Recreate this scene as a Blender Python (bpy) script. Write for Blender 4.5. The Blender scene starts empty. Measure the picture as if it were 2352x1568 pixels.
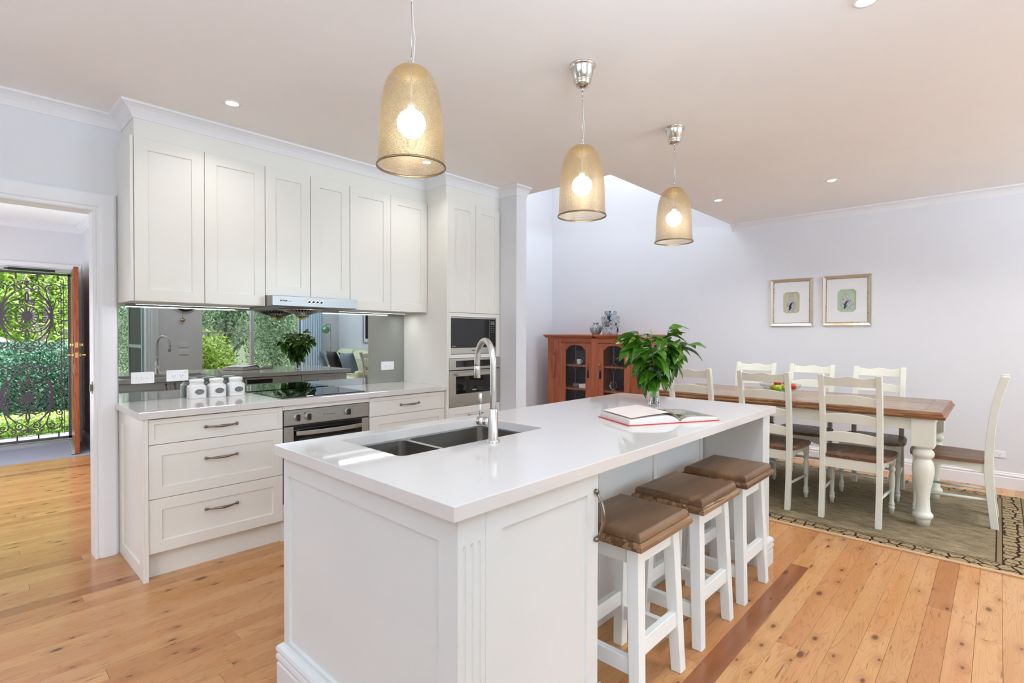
import bpy, bmesh, math, random
from mathutils import Vector, Matrix
random.seed(7)
R = math.radians
PI = math.pi
S = bpy.context.scene
C = S.collection

# ------------------------------------------------------------------ camera
yaw, pitch, roll = R(43.1166), R(-0.7212), R(0.1442)
Fv = Vector((math.cos(yaw)*math.cos(pitch), math.sin(yaw)*math.cos(pitch), math.sin(pitch)))
Rv = Vector((math.sin(yaw), -math.cos(yaw), 0)); Uv = Rv.cross(Fv)
Rr = math.cos(roll)*Rv + math.sin(roll)*Uv; Ur = -math.sin(roll)*Rv + math.cos(roll)*Uv
cd = bpy.data.cameras.new('camera'); cam = bpy.data.objects.new('camera', cd); C.objects.link(cam)
m = Matrix((Rr, Ur, -Fv)).transposed().to_4x4(); m.translation = Vector((0, 0, 1.31)); cam.matrix_world = m
cd.sensor_width = 36; cd.lens = 36*1196.25/2352; cd.clip_start = 0.05; cd.clip_end = 200
S.camera = cam
# ------------------------------------------------------------------ colour, world, sun, fill lamps
S.view_settings.view_transform = 'Standard'; S.view_settings.look = 'None'
S.view_settings.gamma = 1; S.view_settings.use_curve_mapping = False
S.view_settings.exposure = 0.38
S.view_settings.use_white_balance = True; S.view_settings.white_balance_temperature = 6330; S.view_settings.white_balance_tint = 10
cy = S.cycles
cy.max_bounces = 12; cy.diffuse_bounces = 7; cy.glossy_bounces = 6; cy.transmission_bounces = 8
cy.transparent_max_bounces = 16; cy.sample_clamp_indirect = 6; cy.caustics_refractive = False
w = bpy.data.worlds.new('sky'); S.world = w; w.use_nodes = True
nt = w.node_tree; nt.nodes.clear()
o_ = nt.nodes.new('ShaderNodeOutputWorld'); b_ = nt.nodes.new('ShaderNodeBackground')
sky = nt.nodes.new('ShaderNodeTexSky'); sky.sky_type = 'NISHITA'; sky.sun_disc = False
sky.sun_elevation = R(48); sky.sun_rotation = R(200); sky.air_density = 1.0; sky.dust_density = 4.0
hs = nt.nodes.new('ShaderNodeHueSaturation'); hs.inputs['Saturation'].default_value = 0.38
nt.links.new(sky.outputs[0], hs.inputs['Color']); nt.links.new(hs.outputs[0], b_.inputs[0])
b_.inputs[1].default_value = 0.40
nt.links.new(b_.outputs[0], o_.inputs[0])
sd = bpy.data.lights.new('sun', 'SUN'); sd.energy = 11; sd.angle = R(1.5); sd.color = (1, .95, .86)
so = bpy.data.objects.new('sun', sd); C.objects.link(so); so.rotation_euler = (R(40), 0, R(92))

def area(name, loc, rot, sx, sy, power, col=(1, 1, 1), parent=None, spread=180, shape='RECTANGLE'):
    l = bpy.data.lights.new(name, 'AREA'); l.shape = shape; l.size = sx
    if shape == 'RECTANGLE': l.size_y = sy
    l.energy = power; l.color = col; l.spread = R(spread)
    o = bpy.data.objects.new(name, l); C.objects.link(o); o.location = loc; o.rotation_euler = rot
    if parent: o.parent = parent
    return o
# the sky enters through the glazed openings (portals only guide the sampling, they give no light themselves)
def portal(name, loc, rot, sx, sy):
    o = area(name, loc, rot, sx, sy, 1); o.data.cycles.is_portal = True
portal('sky_portal_lounge', (3.945, -3.86, 1.2), (R(90), 0, 0), 2.65, 2.3)
portal('sky_portal_added_window', (-1.75, 1.3, 1.12), (0, R(-90), 0), 2.15, 2.2)
portal('sky_portal_porch', (.56, 8.3, 1.05), (R(-90), 0, 0), .85, 2.05)
# added unseen fill lamps that brighten the ceiling, hall and stair void
FILL_BLUE = (.70, .85, 1.0)  # bluish, to offset the warm floor bounce on the ceiling
area('fill_lamp_lounge', (3.95, -3.66, 2.10), (R(158), 0, 0), 2.6, .62, 270, FILL_BLUE)  # added lamp inside the lounge window, turned up to brighten the ceiling
area('fill_lamp_garden_door', (.70, -.20, 1.95), (R(172), 0, 0), 1.15, .5, 40, (.72, .86, 1.0))  # added lamp by the garden door, aimed almost straight at the ceiling
area('fill_lamp_left_wall', (-1.55, 1.4, 1.9), (0, R(-165), 0), .6, 2.0, 40, (.72, .86, 1.0))  # added lamp at the left wall, turned up as ceiling fill
area('fill_lamp_hall', (-.64, 6.1, 1.35), (0, R(-94), 0), 1.8, 2.4, 56, (.90, .94, 1.0))  # added lamp in front of the solid hall wall, brightens the hall
area('fill_lamp_stair_void', (4.9, 3.6, 4.17), (0, 0, 0), 1.8, 1.8, 36, (.90, .95, 1.0))  # added lamp below the closed stair ceiling; there is no roof opening

# ------------------------------------------------------------------ materials
def srgb(r, g, b):
    f = lambda c: (c/255/12.92) if c/255 <= .04045 else ((c/255+.055)/1.055)**2.4
    return (f(r), f(g), f(b), 1)
def newmat(name):
    m = bpy.data.materials.new(name); m.use_nodes = True
    n = m.node_tree; p = n.nodes['Principled BSDF']
    return m, n, p
def mat(name, col, rough=.5, metal=0, spec=.5, bump=0, bscale=60, var=0, vscale=4, coat=0, emit=None, es=0, trans=0, ior=1.45, aniso=0):
    m, n, p = newmat(name)
    col = tuple(col)+((1,) if len(col) == 3 else ())
    p.inputs['Base Color'].default_value = col; p.inputs['Roughness'].default_value = rough
    p.inputs['Metallic'].default_value = metal; p.inputs['Specular IOR Level'].default_value = spec
    p.inputs['Coat Weight'].default_value = coat; p.inputs['Transmission Weight'].default_value = trans
    p.inputs['IOR'].default_value = ior
    if emit: p.inputs['Emission Color'].default_value = (*emit, 1); p.inputs['Emission Strength'].default_value = es
    tc = n.nodes.new('ShaderNodeTexCoord')
    nz = n.nodes.new('ShaderNodeTexNoise'); nz.inputs['Scale'].default_value = vscale; nz.inputs['Detail'].default_value = 4
    n.links.new(tc.outputs['Object'], nz.inputs['Vector'])
    v = var or .02
    mx = n.nodes.new('ShaderNodeMix'); mx.data_type = 'RGBA'
    mx.inputs['A'].default_value = tuple(min(1, c*(1-v)) for c in col[:3])+(1,)
    mx.inputs['B'].default_value = tuple(min(1, c*(1+v)) for c in col[:3])+(1,)
    n.links.new(nz.outputs['Fac'], mx.inputs['Factor']); n.links.new(mx.outputs['Result'], p.inputs['Base Color'])
    if bump:
        nb = n.nodes.new('ShaderNodeTexNoise'); nb.inputs['Scale'].default_value = bscale
        n.links.new(tc.outputs['Object'], nb.inputs['Vector'])
        bp = n.nodes.new('ShaderNodeBump'); bp.inputs['Strength'].default_value = bump; bp.inputs['Distance'].default_value = .002
        n.links.new(nb.outputs['Fac'], bp.inputs['Height']); n.links.new(bp.outputs['Normal'], p.inputs['Normal'])
    return m
class NG:
    """small helper to write node maths"""
    def __init__(s, n): s.n = n
    def N(s, t, **k):
        x = s.n.nodes.new(t)
        for a, b in k.items(): setattr(x, a, b)
        return x
    def L(s, a, b): s.n.links.new(a, b)
    def val(s, sock, v):
        if isinstance(v, (int, float)): sock.default_value = v
        else: s.L(v, sock)
    def M(s, op, a, b=0, c=0, clamp=False):
        x = s.N('ShaderNodeMath', operation=op, use_clamp=clamp)
        s.val(x.inputs[0], a); s.val(x.inputs[1], b)
        if op in ('MULTIPLY_ADD', 'SMOOTH_MIN', 'COMPARE'): s.val(x.inputs[2], c)
        return x.outputs[0]
    def mix(s, f, a, b):
        x = s.N('ShaderNodeMix', data_type='RGBA'); s.val(x.inputs['Factor'], f)
        for k, v in (('A', a), ('B', b)):
            if isinstance(v, tuple): x.inputs[k].default_value = v
            else: s.L(v, x.inputs[k])
        return x.outputs['Result']
    def ramp(s, f, stops):
        x = s.N('ShaderNodeValToRGB'); s.L(f, x.inputs[0]); e = x.color_ramp.elements
        while len(e) < len(stops): e.new(.5)
        for el, (p, c) in zip(e, stops): el.position = p; el.color = c
        return x.outputs[0]
    def smooth(s, v, lo, hi):
        x = s.N('ShaderNodeMapRange', interpolation_type='SMOOTHSTEP'); s.val(x.inputs[0], v)
        x.inputs[1].default_value = lo; x.inputs[2].default_value = hi
        return x.outputs[0]
def comb(g, x, y, z):
    c = g.N('ShaderNodeCombineXYZ'); g.val(c.inputs[0], x); g.val(c.inputs[1], y); g.val(c.inputs[2], z); return c.outputs[0]
def noise(g, vec, scale, detail=3, rough=.5, dist=0):
    x = g.N('ShaderNodeTexNoise'); g.L(vec, x.inputs['Vector']); x.inputs['Scale'].default_value = scale
    x.inputs['Detail'].default_value = detail; x.inputs['Roughness'].default_value = rough; x.inputs['Distortion'].default_value = dist
    return x.outputs['Fac']

def plank_mat(dark=False):
    m, n, p = newmat('cypress_boards_dark' if dark else 'cypress_boards'); g = NG(n)
    geo = g.N('ShaderNodeNewGeometry'); sp = g.N('ShaderNodeSeparateXYZ'); g.L(geo.outputs['Position'], sp.inputs[0])
    oi = g.N('ShaderNodeObjectInfo'); rnd = oi.outputs['Random']
    off = g.M('MULTIPLY', rnd, 97)
    x = g.M('ADD', sp.outputs[0], off); yy = g.M('ADD', sp.outputs[1], g.M('MULTIPLY', rnd, 31))
    # knots
    kv = comb(g, g.M('MULTIPLY', x, 5.2), g.M('MULTIPLY', yy, 11.), 0)
    vo = g.N('ShaderNodeTexVoronoi', voronoi_dimensions='2D'); g.L(kv, vo.inputs['Vector']); vo.inputs['Scale'].default_value = 1
    vo.inputs['Randomness'].default_value = 1
    sc = g.N('ShaderNodeSeparateColor'); g.L(vo.outputs['Color'], sc.inputs[0])
    has = g.M('GREATER_THAN', sc.outputs[0], .66)
    d = vo.outputs['Distance']
    ksize = g.M('MULTIPLY_ADD', g.M('POWER', sc.outputs[1], 4), .16, .075)
    knot = g.M('MULTIPLY', has, g.M('SUBTRACT', 1, g.smooth(g.M('DIVIDE', g.M('MULTIPLY_ADD', noise(g, kv, 9, 2), .06, g.M('SUBTRACT', d, .03)), ksize), .35, 1.0)))
    halo = g.M('MULTIPLY', has, g.M('SUBTRACT', 1, g.smooth(d, .05, .42)))
    # figure: contour lines of a stretched noise, bent around knots
    gv = comb(g, g.M('MULTIPLY', x, .9), g.M('MULTIPLY', yy, 7), off)
    h = noise(g, gv, 1.6, 2, .5, .6)
    h2 = g.M('ADD', g.M('MULTIPLY', h, 16), g.M('MULTIPLY', halo, 2.2))
    line = g.M('ABSOLUTE', g.M('SUBTRACT', g.M('FRACT', h2), .5))
    lines = g.M('SUBTRACT', 1, g.smooth(line, .0, .16))
    fine = noise(g, comb(g, g.M('MULTIPLY', x, 6), g.M('MULTIPLY', yy, 140), off), 1, 3, .6)
    base = g.ramp(rnd, [(0, srgb(186, 138, 88)), (.25, srgb(200, 152, 100)), (.5, srgb(180, 128, 80)), (.75, srgb(194, 144, 94)), (.91, srgb(184, 130, 82)), (.97, srgb(166, 112, 68)), (1, srgb(116, 70, 42))])
    if dark: base = g.mix(rnd, srgb(126, 74, 42), srgb(136, 84, 50))
    broad = noise(g, comb(g, g.M('MULTIPLY', x, 1.3), g.M('MULTIPLY', yy, 14), off), 1, 2)
    c = g.mix(g.M('MULTIPLY', g.smooth(broad, .45, .7), .35), base, srgb(176, 112, 62))
    c = g.mix(g.M('MULTIPLY', lines, .30), c, srgb(128, 76, 42))
    c = g.mix(g.M('MULTIPLY', g.smooth(fine, .5, .8), .18), c, srgb(150, 92, 52))
    c = g.mix(g.M('MULTIPLY', halo, .38), c, srgb(140, 84, 48))
    # small flecks
    fl = noise(g, comb(g, g.M('MULTIPLY', x, 7), g.M('MULTIPLY', yy, 70), off), 1, 1)
    c = g.mix(g.M('MULTIPLY', g.smooth(fl, .71, .76), .6), c, srgb(96, 54, 30))
    c = g.mix(g.M('MULTIPLY', knot, .78), c, srgb(72, 40, 24))
    g.L(c, p.inputs['Base Color'])
    p.inputs['Roughness'].default_value = .20; p.inputs['Specular IOR Level'].default_value = .45
    bp = g.N('ShaderNodeBump'); bp.inputs['Strength'].default_value = .05; bp.inputs['Distance'].default_value = .003
    g.L(noise(g, comb(g, g.M('MULTIPLY', x, 2), g.M('MULTIPLY', yy, 9), off), 1, 2), bp.inputs['Height']); g.L(bp.outputs[0], p.inputs['Normal'])
    return m
def wood_mat(name, stops, axis=0, stretch=14, rough=.4, fig=9, var=.5, wear=None, spec=.4):
    """grain runs along local axis"""
    m, n, p = newmat(name); g = NG(n)
    tc = g.N('ShaderNodeTexCoord'); sp = g.N('ShaderNodeSeparateXYZ'); g.L(tc.outputs['Object'], sp.inputs[0])
    oi = g.N('ShaderNodeObjectInfo'); off = g.M('MULTIPLY', oi.outputs['Random'], 53)
    a = [sp.outputs[0], sp.outputs[1], sp.outputs[2]]
    k = [stretch]*3; k[axis] = 1.2
    v = comb(g, g.M('MULTIPLY_ADD', a[0], k[0], off), g.M('MULTIPLY_ADD', a[1], k[1], off), g.M('MULTIPLY_ADD', a[2], k[2], off))
    h = noise(g, v, 1, 3, .55, .3)
    fr = g.M('FRACT', g.M('MULTIPLY', h, fig))
    k2 = [stretch*9]*3; k2[axis] = 8
    v2 = comb(g, g.M('MULTIPLY', a[0], k2[0]), g.M('MULTIPLY', a[1], k2[1]), g.M('MULTIPLY', a[2], k2[2]))
    fi = noise(g, v2, 1, 2)
    f = g.M('ADD', g.M('MULTIPLY', fr, .35), g.M('ADD', g.M('MULTIPLY', h, .45), g.M('MULTIPLY', fi, .25)))
    f = g.M('ADD', f, g.M('MULTIPLY', g.M('SUBTRACT', oi.outputs['Random'], .5), .25*var))
    c = g.ramp(f, stops)
    if wear:
        bv = g.N('ShaderNodeNewGeometry')
        c = g.mix(g.smooth(bv.outputs['Pointiness'], .52, .60), c, wear)
    g.L(c, p.inputs['Base Color']); p.inputs['Roughness'].default_value = rough; p.inputs['Specular IOR Level'].default_value = spec
    bp = g.N('ShaderNodeBump'); bp.inputs['Strength'].default_value = .12; bp.inputs['Distance'].default_value = .002
    g.L(fi, bp.inputs['Height']); g.L(bp.outputs[0], p.inputs['Normal'])
    return m
def pane_mat(name, tint=(1, 1, 1, 1), ior=1.45):
    m = bpy.data.materials.new(name); m.use_nodes = True; n = m.node_tree; n.nodes.clear(); g = NG(n)
    o = g.N('ShaderNodeOutputMaterial'); t = g.N('ShaderNodeBsdfTransparent'); t.inputs[0].default_value = tint
    gl = g.N('ShaderNodeBsdfGlossy'); gl.inputs['Roughness'].default_value = 0
    lw = g.N('ShaderNodeFresnel'); lw.inputs[0].default_value = ior
    mx = g.N('ShaderNodeMixShader'); ge = g.N('ShaderNodeNewGeometry'); g.L(g.M('MULTIPLY', lw.outputs[0], g.M('SUBTRACT', 1, ge.outputs['Backfacing'])), mx.inputs[0]); g.L(t.outputs[0], mx.inputs[1]); g.L(gl.outputs[0], mx.inputs[2])
    g.L(mx.outputs[0], o.inputs[0]); return m
def steel_mat(name, col, rough, axis=0):
    m, n, p = newmat(name); g = NG(n)
    tc = g.N('ShaderNodeTexCoord'); sp = g.N('ShaderNodeSeparateXYZ'); g.L(tc.outputs['Object'], sp.inputs[0])
    k = [700.]*3; k[axis] = 8.
    v = comb(g, g.M('MULTIPLY', sp.outputs[0], k[0]), g.M('MULTIPLY', sp.outputs[1], k[1]), g.M('MULTIPLY', sp.outputs[2], k[2]))
    f = noise(g, v, 1, 2)
    p.inputs['Base Color'].default_value = col; p.inputs['Metallic'].default_value = 1
    g.L(g.M('MULTIPLY_ADD', f, .14, rough-.07), p.inputs['Roughness'])
    bp = g.N('ShaderNodeBump'); bp.inputs['Strength'].default_value = .03; bp.inputs['Distance'].default_value = .0005
    g.L(f, bp.inputs['Height']); g.L(bp.outputs[0], p.inputs['Normal'])
    return m
def shade_mat():
    m, n, p = newmat('pierced_metal'); g = NG(n)
    tc = g.N('ShaderNodeTexCoord'); sp = g.N('ShaderNodeSeparateXYZ'); g.L(tc.outputs['Object'], sp.inputs[0])
    th = g.M('ARCTAN2', sp.outputs[1], sp.outputs[0])
    wob = noise(g, tc.outputs['Object'], 30, 2)
    row = g.M('MULTIPLY_ADD', sp.outputs[2], 270, g.M('MULTIPLY', wob, 2.2))
    ri = g.M('FLOOR', row); rf = g.M('FRACT', row)
    wn = g.N('ShaderNodeTexWhiteNoise', noise_dimensions='1D'); g.L(ri, wn.inputs['W'])
    colp = g.M('ADD', g.M('MULTIPLY', th, 26), g.M('MULTIPLY', wn.outputs['Value'], 9))
    cf = g.M('FRACT', colp)
    hx = g.M('LESS_THAN', g.M('ABSOLUTE', g.M('SUBTRACT', cf, .5)), .345)
    hy = g.M('LESS_THAN', g.M('ABSOLUTE', g.M('SUBTRACT', rf, .5)), .30)
    hole = g.M('MULTIPLY', hx, hy)
    top = g.M('LESS_THAN', sp.outputs[2], .318)
    hole = g.M('MULTIPLY', hole, top)
    p.inputs['Base Color'].default_value = srgb(186, 162, 120); p.inputs['Metallic'].default_value = .45; p.inputs['Roughness'].default_value = .38
    g.L(g.M('SUBTRACT', 1, hole), p.inputs['Alpha'])
    return m
def rug_mat(hx, hy):
    m, n, p = newmat('woven_rug'); g = NG(n)
    tc = g.N('ShaderNodeTexCoord'); sp = g.N('ShaderNodeSeparateXYZ'); g.L(tc.outputs['Object'], sp.inputs[0])
    x, y = sp.outputs[0], sp.outputs[1]
    dx = g.M('SUBTRACT', hx, g.M('ABSOLUTE', x)); dy = g.M('SUBTRACT', hy, g.M('ABSOLUTE', y))
    d = g.M('MINIMUM', dx, dy); dd = g.M('MINIMUM', g.M('ADD', dx, .235), dy); lat = g.M('GREATER_THAN', d, .165)
    f1 = noise(g, comb(g, g.M('MULTIPLY', x, 30), g.M('MULTIPLY', y, 9), 0), 1, 4, .65)
    f2 = noise(g, comb(g, g.M('MULTIPLY', x, 160), g.M('MULTIPLY', y, 90), 0), 1, 2)
    f = g.M('ADD', g.M('MULTIPLY', f1, .7), g.M('MULTIPLY', f2, .3))
    field = g.ramp(f, [(.30, srgb(92, 80, 58)), (.47, srgb(122, 108, 84)), (.58, srgb(140, 126, 100)), (.75, srgb(166, 150, 120))])
    # vine border
    wv = noise(g, tc.outputs['Object'], 9, 1)
    vv = comb(g, g.M('MULTIPLY_ADD', wv, .6, g.M('MULTIPLY', x, 15)), g.M('MULTIPLY_ADD', wv, .6, g.M('MULTIPLY', y, 13)), 0)
    vo = g.N('ShaderNodeTexVoronoi', voronoi_dimensions='2D', feature='DISTANCE_TO_EDGE'); g.L(vv, vo.inputs['Vector']); vo.inputs['Scale'].default_value = 1
    vo.inputs['Randomness'].default_value = .55
    vline = g.M('SUBTRACT', 1, g.smooth(vo.outputs['Distance'], .05, .11))
    vo2 = g.N('ShaderNodeTexVoronoi', voronoi_dimensions='2D'); g.L(tc.outputs['Object'], vo2.inputs['Vector']); vo2.inputs['Scale'].default_value = 34
    spots = g.M('MULTIPLY', g.M('SUBTRACT', 1, g.smooth(vo2.outputs['Distance'], .16, .3)), g.smooth(f1, .48, .56))
    bord = g.mix(g.M('MAXIMUM', vline, g.M('MULTIPLY', spots, .75)), g.ramp(f2, [(.3, srgb(126, 108, 78)), (.7, srgb(160, 142, 106))]), srgb(48, 24, 22))
    inb = g.M('LESS_THAN', dd, .40)
    inb = g.M('MAXIMUM', inb, g.M('LESS_THAN', d, .165))
    c = g.mix(inb, field, bord)
    for cc, ww, col in ((.389, .013, srgb(122, 108, 80)), (.402, .0035, srgb(58, 32, 28)), (.374, .003, srgb(58, 32, 28)), (.250, .013, srgb(122, 108, 80)), (.235, .003, srgb(58, 32, 28)), (.264, .003, srgb(58, 32, 28)), (.165, .003, srgb(58, 32, 28))):
        c = g.mix(g.M('LESS_THAN', g.M('ABSOLUTE', g.M('SUBTRACT', dd if cc > .2 else d, cc)), ww), c, col)
    edge = g.M('LESS_THAN', d, .036)
    c = g.mix(edge, c, g.ramp(f2, [(.3, srgb(176, 140, 104)), (.7, srgb(196, 164, 128))]))
    g.L(c, p.inputs['Base Color']); p.inputs['Roughness'].default_value = .95; p.inputs['Specular IOR Level'].default_value = .1
    bp = g.N('ShaderNodeBump'); bp.inputs['Strength'].default_value = .5; bp.inputs['Distance'].default_value = .004
    g.L(f2, bp.inputs['Height']); g.L(bp.outputs[0], p.inputs['Normal'])
    return m
def porcelain_mat(name, scale=40, dark=(28, 42, 78), thr=.5, base=(222, 226, 226), kind='swirl'):
    m, n, p = newmat(name); g = NG(n)
    tc = g.N('ShaderNodeTexCoord')
    nz = noise(g, tc.outputs['Object'], scale, 2, .6, 1.8)
    band = g.M('ABSOLUTE', g.M('SUBTRACT', g.M('FRACT', g.M('MULTIPLY', nz, 6)), .5))
    f = g.smooth(band, .20, .27)
    big = noise(g, tc.outputs['Object'], scale*.35, 1)
    f = g.M('MINIMUM', f, g.M('SUBTRACT', 1, g.smooth(big, .60, .64)))
    g.L(g.mix(f, srgb(*dark), srgb(*base)), p.inputs['Base Color']); p.inputs['Roughness'].default_value = .12
    return m
def stone_mat():
    m, n, p = newmat('engineered_stone'); g = NG(n)
    tc = g.N('ShaderNodeTexCoord')
    a = noise(g, tc.outputs['Object'], 3.5, 6, .6, 1.2)
    v = g.M('SUBTRACT', 1, g.smooth(g.M('ABSOLUTE', g.M('SUBTRACT', a, .5)), 0, .012))
    b = noise(g, tc.outputs['Object'], 260, 2)
    c = g.mix(g.M('MULTIPLY', v, .10), srgb(212, 209, 207), srgb(182, 178, 176))
    c = g.mix(g.M('MULTIPLY', g.smooth(b, .6, .75), .12), c, srgb(206, 203, 200))
    g.L(c, p.inputs['Base Color']); p.inputs['Roughness'].default_value = .05; p.inputs['Specular IOR Level'].default_value = .45
    return m
def leaf_mat(name, c1, c2, rough=.28, trans=.25):
    m, n, p = newmat(name); g = NG(n)
    tc = g.N('ShaderNodeTexCoord'); oi = g.N('ShaderNodeObjectInfo')
    sp = g.N('ShaderNodeSeparateXYZ'); g.L(tc.outputs['Object'], sp.inputs[0])
    mid = g.M('SUBTRACT', 1, g.smooth(g.M('ABSOLUTE', sp.outputs[0]), .0008, .0022))
    f = g.M('ADD', g.M('MULTIPLY', noise(g, tc.outputs['Object'], 18, 3), .6), g.M('MULTIPLY', oi.outputs['Random'], .5))
    c = g.ramp(f, [(.2, c1), (.75, c2)])
    c = g.mix(g.M('MULTIPLY', mid, .5), c, srgb(150, 190, 70))
    g.L(c, p.inputs['Base Color']); p.inputs['Roughness'].default_value = rough
    tr = g.N('ShaderNodeBsdfTranslucent'); g.L(c, tr.inputs[0]); mx = g.N('ShaderNodeMixShader'); mx.inputs[0].default_value = trans
    out = n.nodes['Material Output']; g.L(p.outputs[0], mx.inputs[1]); g.L(tr.outputs[0], mx.inputs[2]); g.L(mx.outputs[0], out.inputs[0])
    return m
def foliage_mat(name, cols):
    m, n, p = newmat(name); g = NG(n)
    geo = g.N('ShaderNodeNewGeometry'); f = geo.outputs['Random Per Island']
    c = g.ramp(f, [(i/(len(cols)-1), srgb(*k)) for i, k in enumerate(cols)])
    g.L(c, p.inputs['Base Color']); p.inputs['Roughness'].default_value = .55
    tr = g.N('ShaderNodeBsdfTranslucent'); g.L(c, tr.inputs[0]); mx = g.N('ShaderNodeMixShader'); mx.inputs[0].default_value = .45
    out = n.nodes['Material Output']; g.L(p.outputs[0], mx.inputs[1]); g.L(tr.outputs[0], mx.inputs[2]); g.L(mx.outputs[0], out.inputs[0])
    return m

M = {}
M['wall'] = mat('wall_paint', srgb(220, 221, 225), .7, spec=.2)
M['ceil'] = mat('ceiling_paint', srgb(243, 243, 242), .8, spec=.1)
M['trim'] = mat('gloss_trim_paint', srgb(230, 231, 234), .32)
M['cab'] = mat('cabinet_lacquer', srgb(226, 224, 217), .30)
M['isl'] = mat('island_lacquer', srgb(212, 215, 215), .30)
M['gap'] = mat('shadow_gap', (.012, .011, .01), .8)
M['stone'] = stone_mat()
M['plank'] = plank_mat()
M['plank_dark'] = plank_mat(True)
M['sub'] = mat('subfloor', (.03, .018, .01), .9)
M['steel'] = steel_mat('brushed_steel', (.56, .54, .50, 1), .30, 0)
M['steel_h'] = steel_mat('hood_steel', (.36, .365, .36, 1), .40, 0)
M['steel_v'] = steel_mat('brushed_steel_upright', (.60, .585, .56, 1), .33, 2)
M['sink'] = mat('sink_steel', (.36, .34, .31), .30, 1)
M['chrome'] = mat('polished_chrome', (.75, .75, .75), .08, 1)
M['pewter'] = mat('antique_pewter', (.24, .21, .17), .28, 1, var=.3, vscale=60)
M['brass'] = mat('brass', (.75, .55, .25), .22, 1)
M['mirror'] = mat('tinted_mirror', (.40, .425, .415), .0, 1, var=.001)
M['black'] = mat('black_plastic', (.012, .012, .013), .3)
M['bglass'] = mat('black_glass', (.006, .006, .007), .03, spec=.6)
M['oglass'] = mat('oven_glass', (.02, .022, .018), .06, spec=.7)
M['wplast'] = mat('white_plastic', srgb(232, 233, 236), .35)
M['wgloss'] = mat('white_ceramic', srgb(232, 232, 230), .15)
M['badge'] = mat('grey_badge', srgb(112, 112, 112), .5, var=.25, vscale=300)
M['cream'] = mat('cream_painted_timber', srgb(222, 224, 212), .38, var=.03, vscale=9, bump=.08, bscale=40)
M['white_t'] = mat('white_painted_timber', srgb(228, 232, 231), .42, var=.03, vscale=12, bump=.1, bscale=50)
DW = [(.25, srgb(58, 38, 26)), (.45, srgb(92, 64, 44)), (.6, srgb(120, 88, 62)), (.8, srgb(150, 118, 88))]
M['seatb'] = wood_mat('worn_stool_base_timber', [(.2, srgb(62, 42, 28)), (.45, srgb(104, 74, 50)), (.65, srgb(140, 108, 78)), (.85, srgb(172, 146, 112))], 0, 22, .4, fig=2)
M['seatw'] = wood_mat('rustic_seat_timber', [(.2, srgb(66, 46, 34)), (.5, srgb(98, 70, 50)), (.75, srgb(124, 92, 66)), (.9, srgb(150, 118, 88))], 1, 10, .42, fig=4)
M['seatx'] = wood_mat('rustic_stool_timber', [(.2, srgb(84, 62, 46)), (.5, srgb(110, 84, 62)), (.75, srgb(132, 102, 76)), (.9, srgb(156, 126, 96))], 0, 7, .33, fig=3)
M['tabw'] = wood_mat('rustic_table_timber', [(.25, srgb(92, 68, 54)), (.45, srgb(122, 96, 80)), (.6, srgb(142, 116, 98)), (.8, srgb(164, 140, 122))], 1, 16, .26)
M['tabe'] = wood_mat('rustic_table_edge', [(.25, srgb(84, 50, 26)), (.45, srgb(118, 76, 44)), (.6, srgb(142, 98, 60)), (.8, srgb(170, 128, 86))], 1, 16, .38)
RW = [(.15, srgb(134, 66, 40)), (.5, srgb(160, 86, 54)), (.75, srgb(176, 102, 68)), (.95, srgb(190, 120, 84))]
M['redw'] = wood_mat('red_brown_timber', RW, 2, 9, .28, fig=3)
M['redh'] = wood_mat('red_brown_timber_flat', RW, 1, 9, .28, fig=3)
M['doorw'] = wood_mat('merbau_door', [(.25, srgb(104, 46, 22)), (.5, srgb(140, 70, 36)), (.8, srgb(166, 92, 52))], 2, 12, .35)
M['darkin'] = mat('cabinet_inside', srgb(92, 90, 104), .6)
M['pane'] = pane_mat('window_glass')
M['pglass'] = pane_mat('picture_glass', ior=1.12)
M['bowlg'] = pane_mat('thin_cut_glass', (.90, .93, .93, 1), 1.5)
M['crystal'] = mat('cut_crystal', (1, 1, 1), .0, trans=1, ior=1.5)
M['amber'] = mat('oil_cup_glass', (.93, .95, .55), .02, trans=1, ior=1.45)
M['water'] = mat('water', (.9, 1, .95), .0, trans=1, ior=1.33)
M['shade'] = shade_mat()
M['shade_in'] = M['shade']
M['rimm'] = mat('bronze_rim', (.30, .24, .15), .35, 1)
M['nickel'] = steel_mat('satin_nickel', (.66, .63, .57, 1), .22, 2)
M['globe'] = mat('lit_globe', (1, 1, 1), .4, emit=(1, .95, .86), es=9)
M['led'] = mat('led_lens', (1, 1, 1), .4, emit=(1, .97, .92), es=22)
M['strip'] = mat('led_strip', (1, 1, 1), .4, emit=(1, .98, .96), es=7)
M['leaf'] = leaf_mat('glossy_leaf', srgb(14, 56, 8), srgb(78, 132, 26))
M['leafy'] = leaf_mat('pale_leaf', srgb(120, 160, 40), srgb(176, 200, 90))
M['stem'] = mat('green_stem', srgb(104, 140, 56), .4)
M['pages'] = mat('page_block', srgb(214, 214, 210), .7, var=.25, vscale=500)
M['paper'] = mat('printed_page', srgb(228, 218, 214), .5, var=.08, vscale=22)
M['red'] = mat('red_cover', srgb(200, 22, 34), .4)
M['photo'] = porcelain_mat('photo_page', 26, (70, 84, 44), .5, (196, 176, 164))
M['porc'] = porcelain_mat('blue_white_porcelain', 42)
M['porc2'] = porcelain_mat('slate_white_porcelain', 30, (44, 62, 78), .5, (206, 212, 208))
M['inkv'] = porcelain_mat('ink_vase_print', 80, (44, 44, 66), .5, (226, 224, 226))
M['champ'] = mat('champagne_frame', srgb(214, 202, 182), .28, .8)
M['bead'] = porcelain_mat('beaded_slip', 160, (84, 62, 40), .5, (206, 192, 164))
M['matb'] = mat('mat_board', srgb(222, 222, 224), .85)
M['olive'] = mat('sage_backing', srgb(186, 184, 152), .9)
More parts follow.
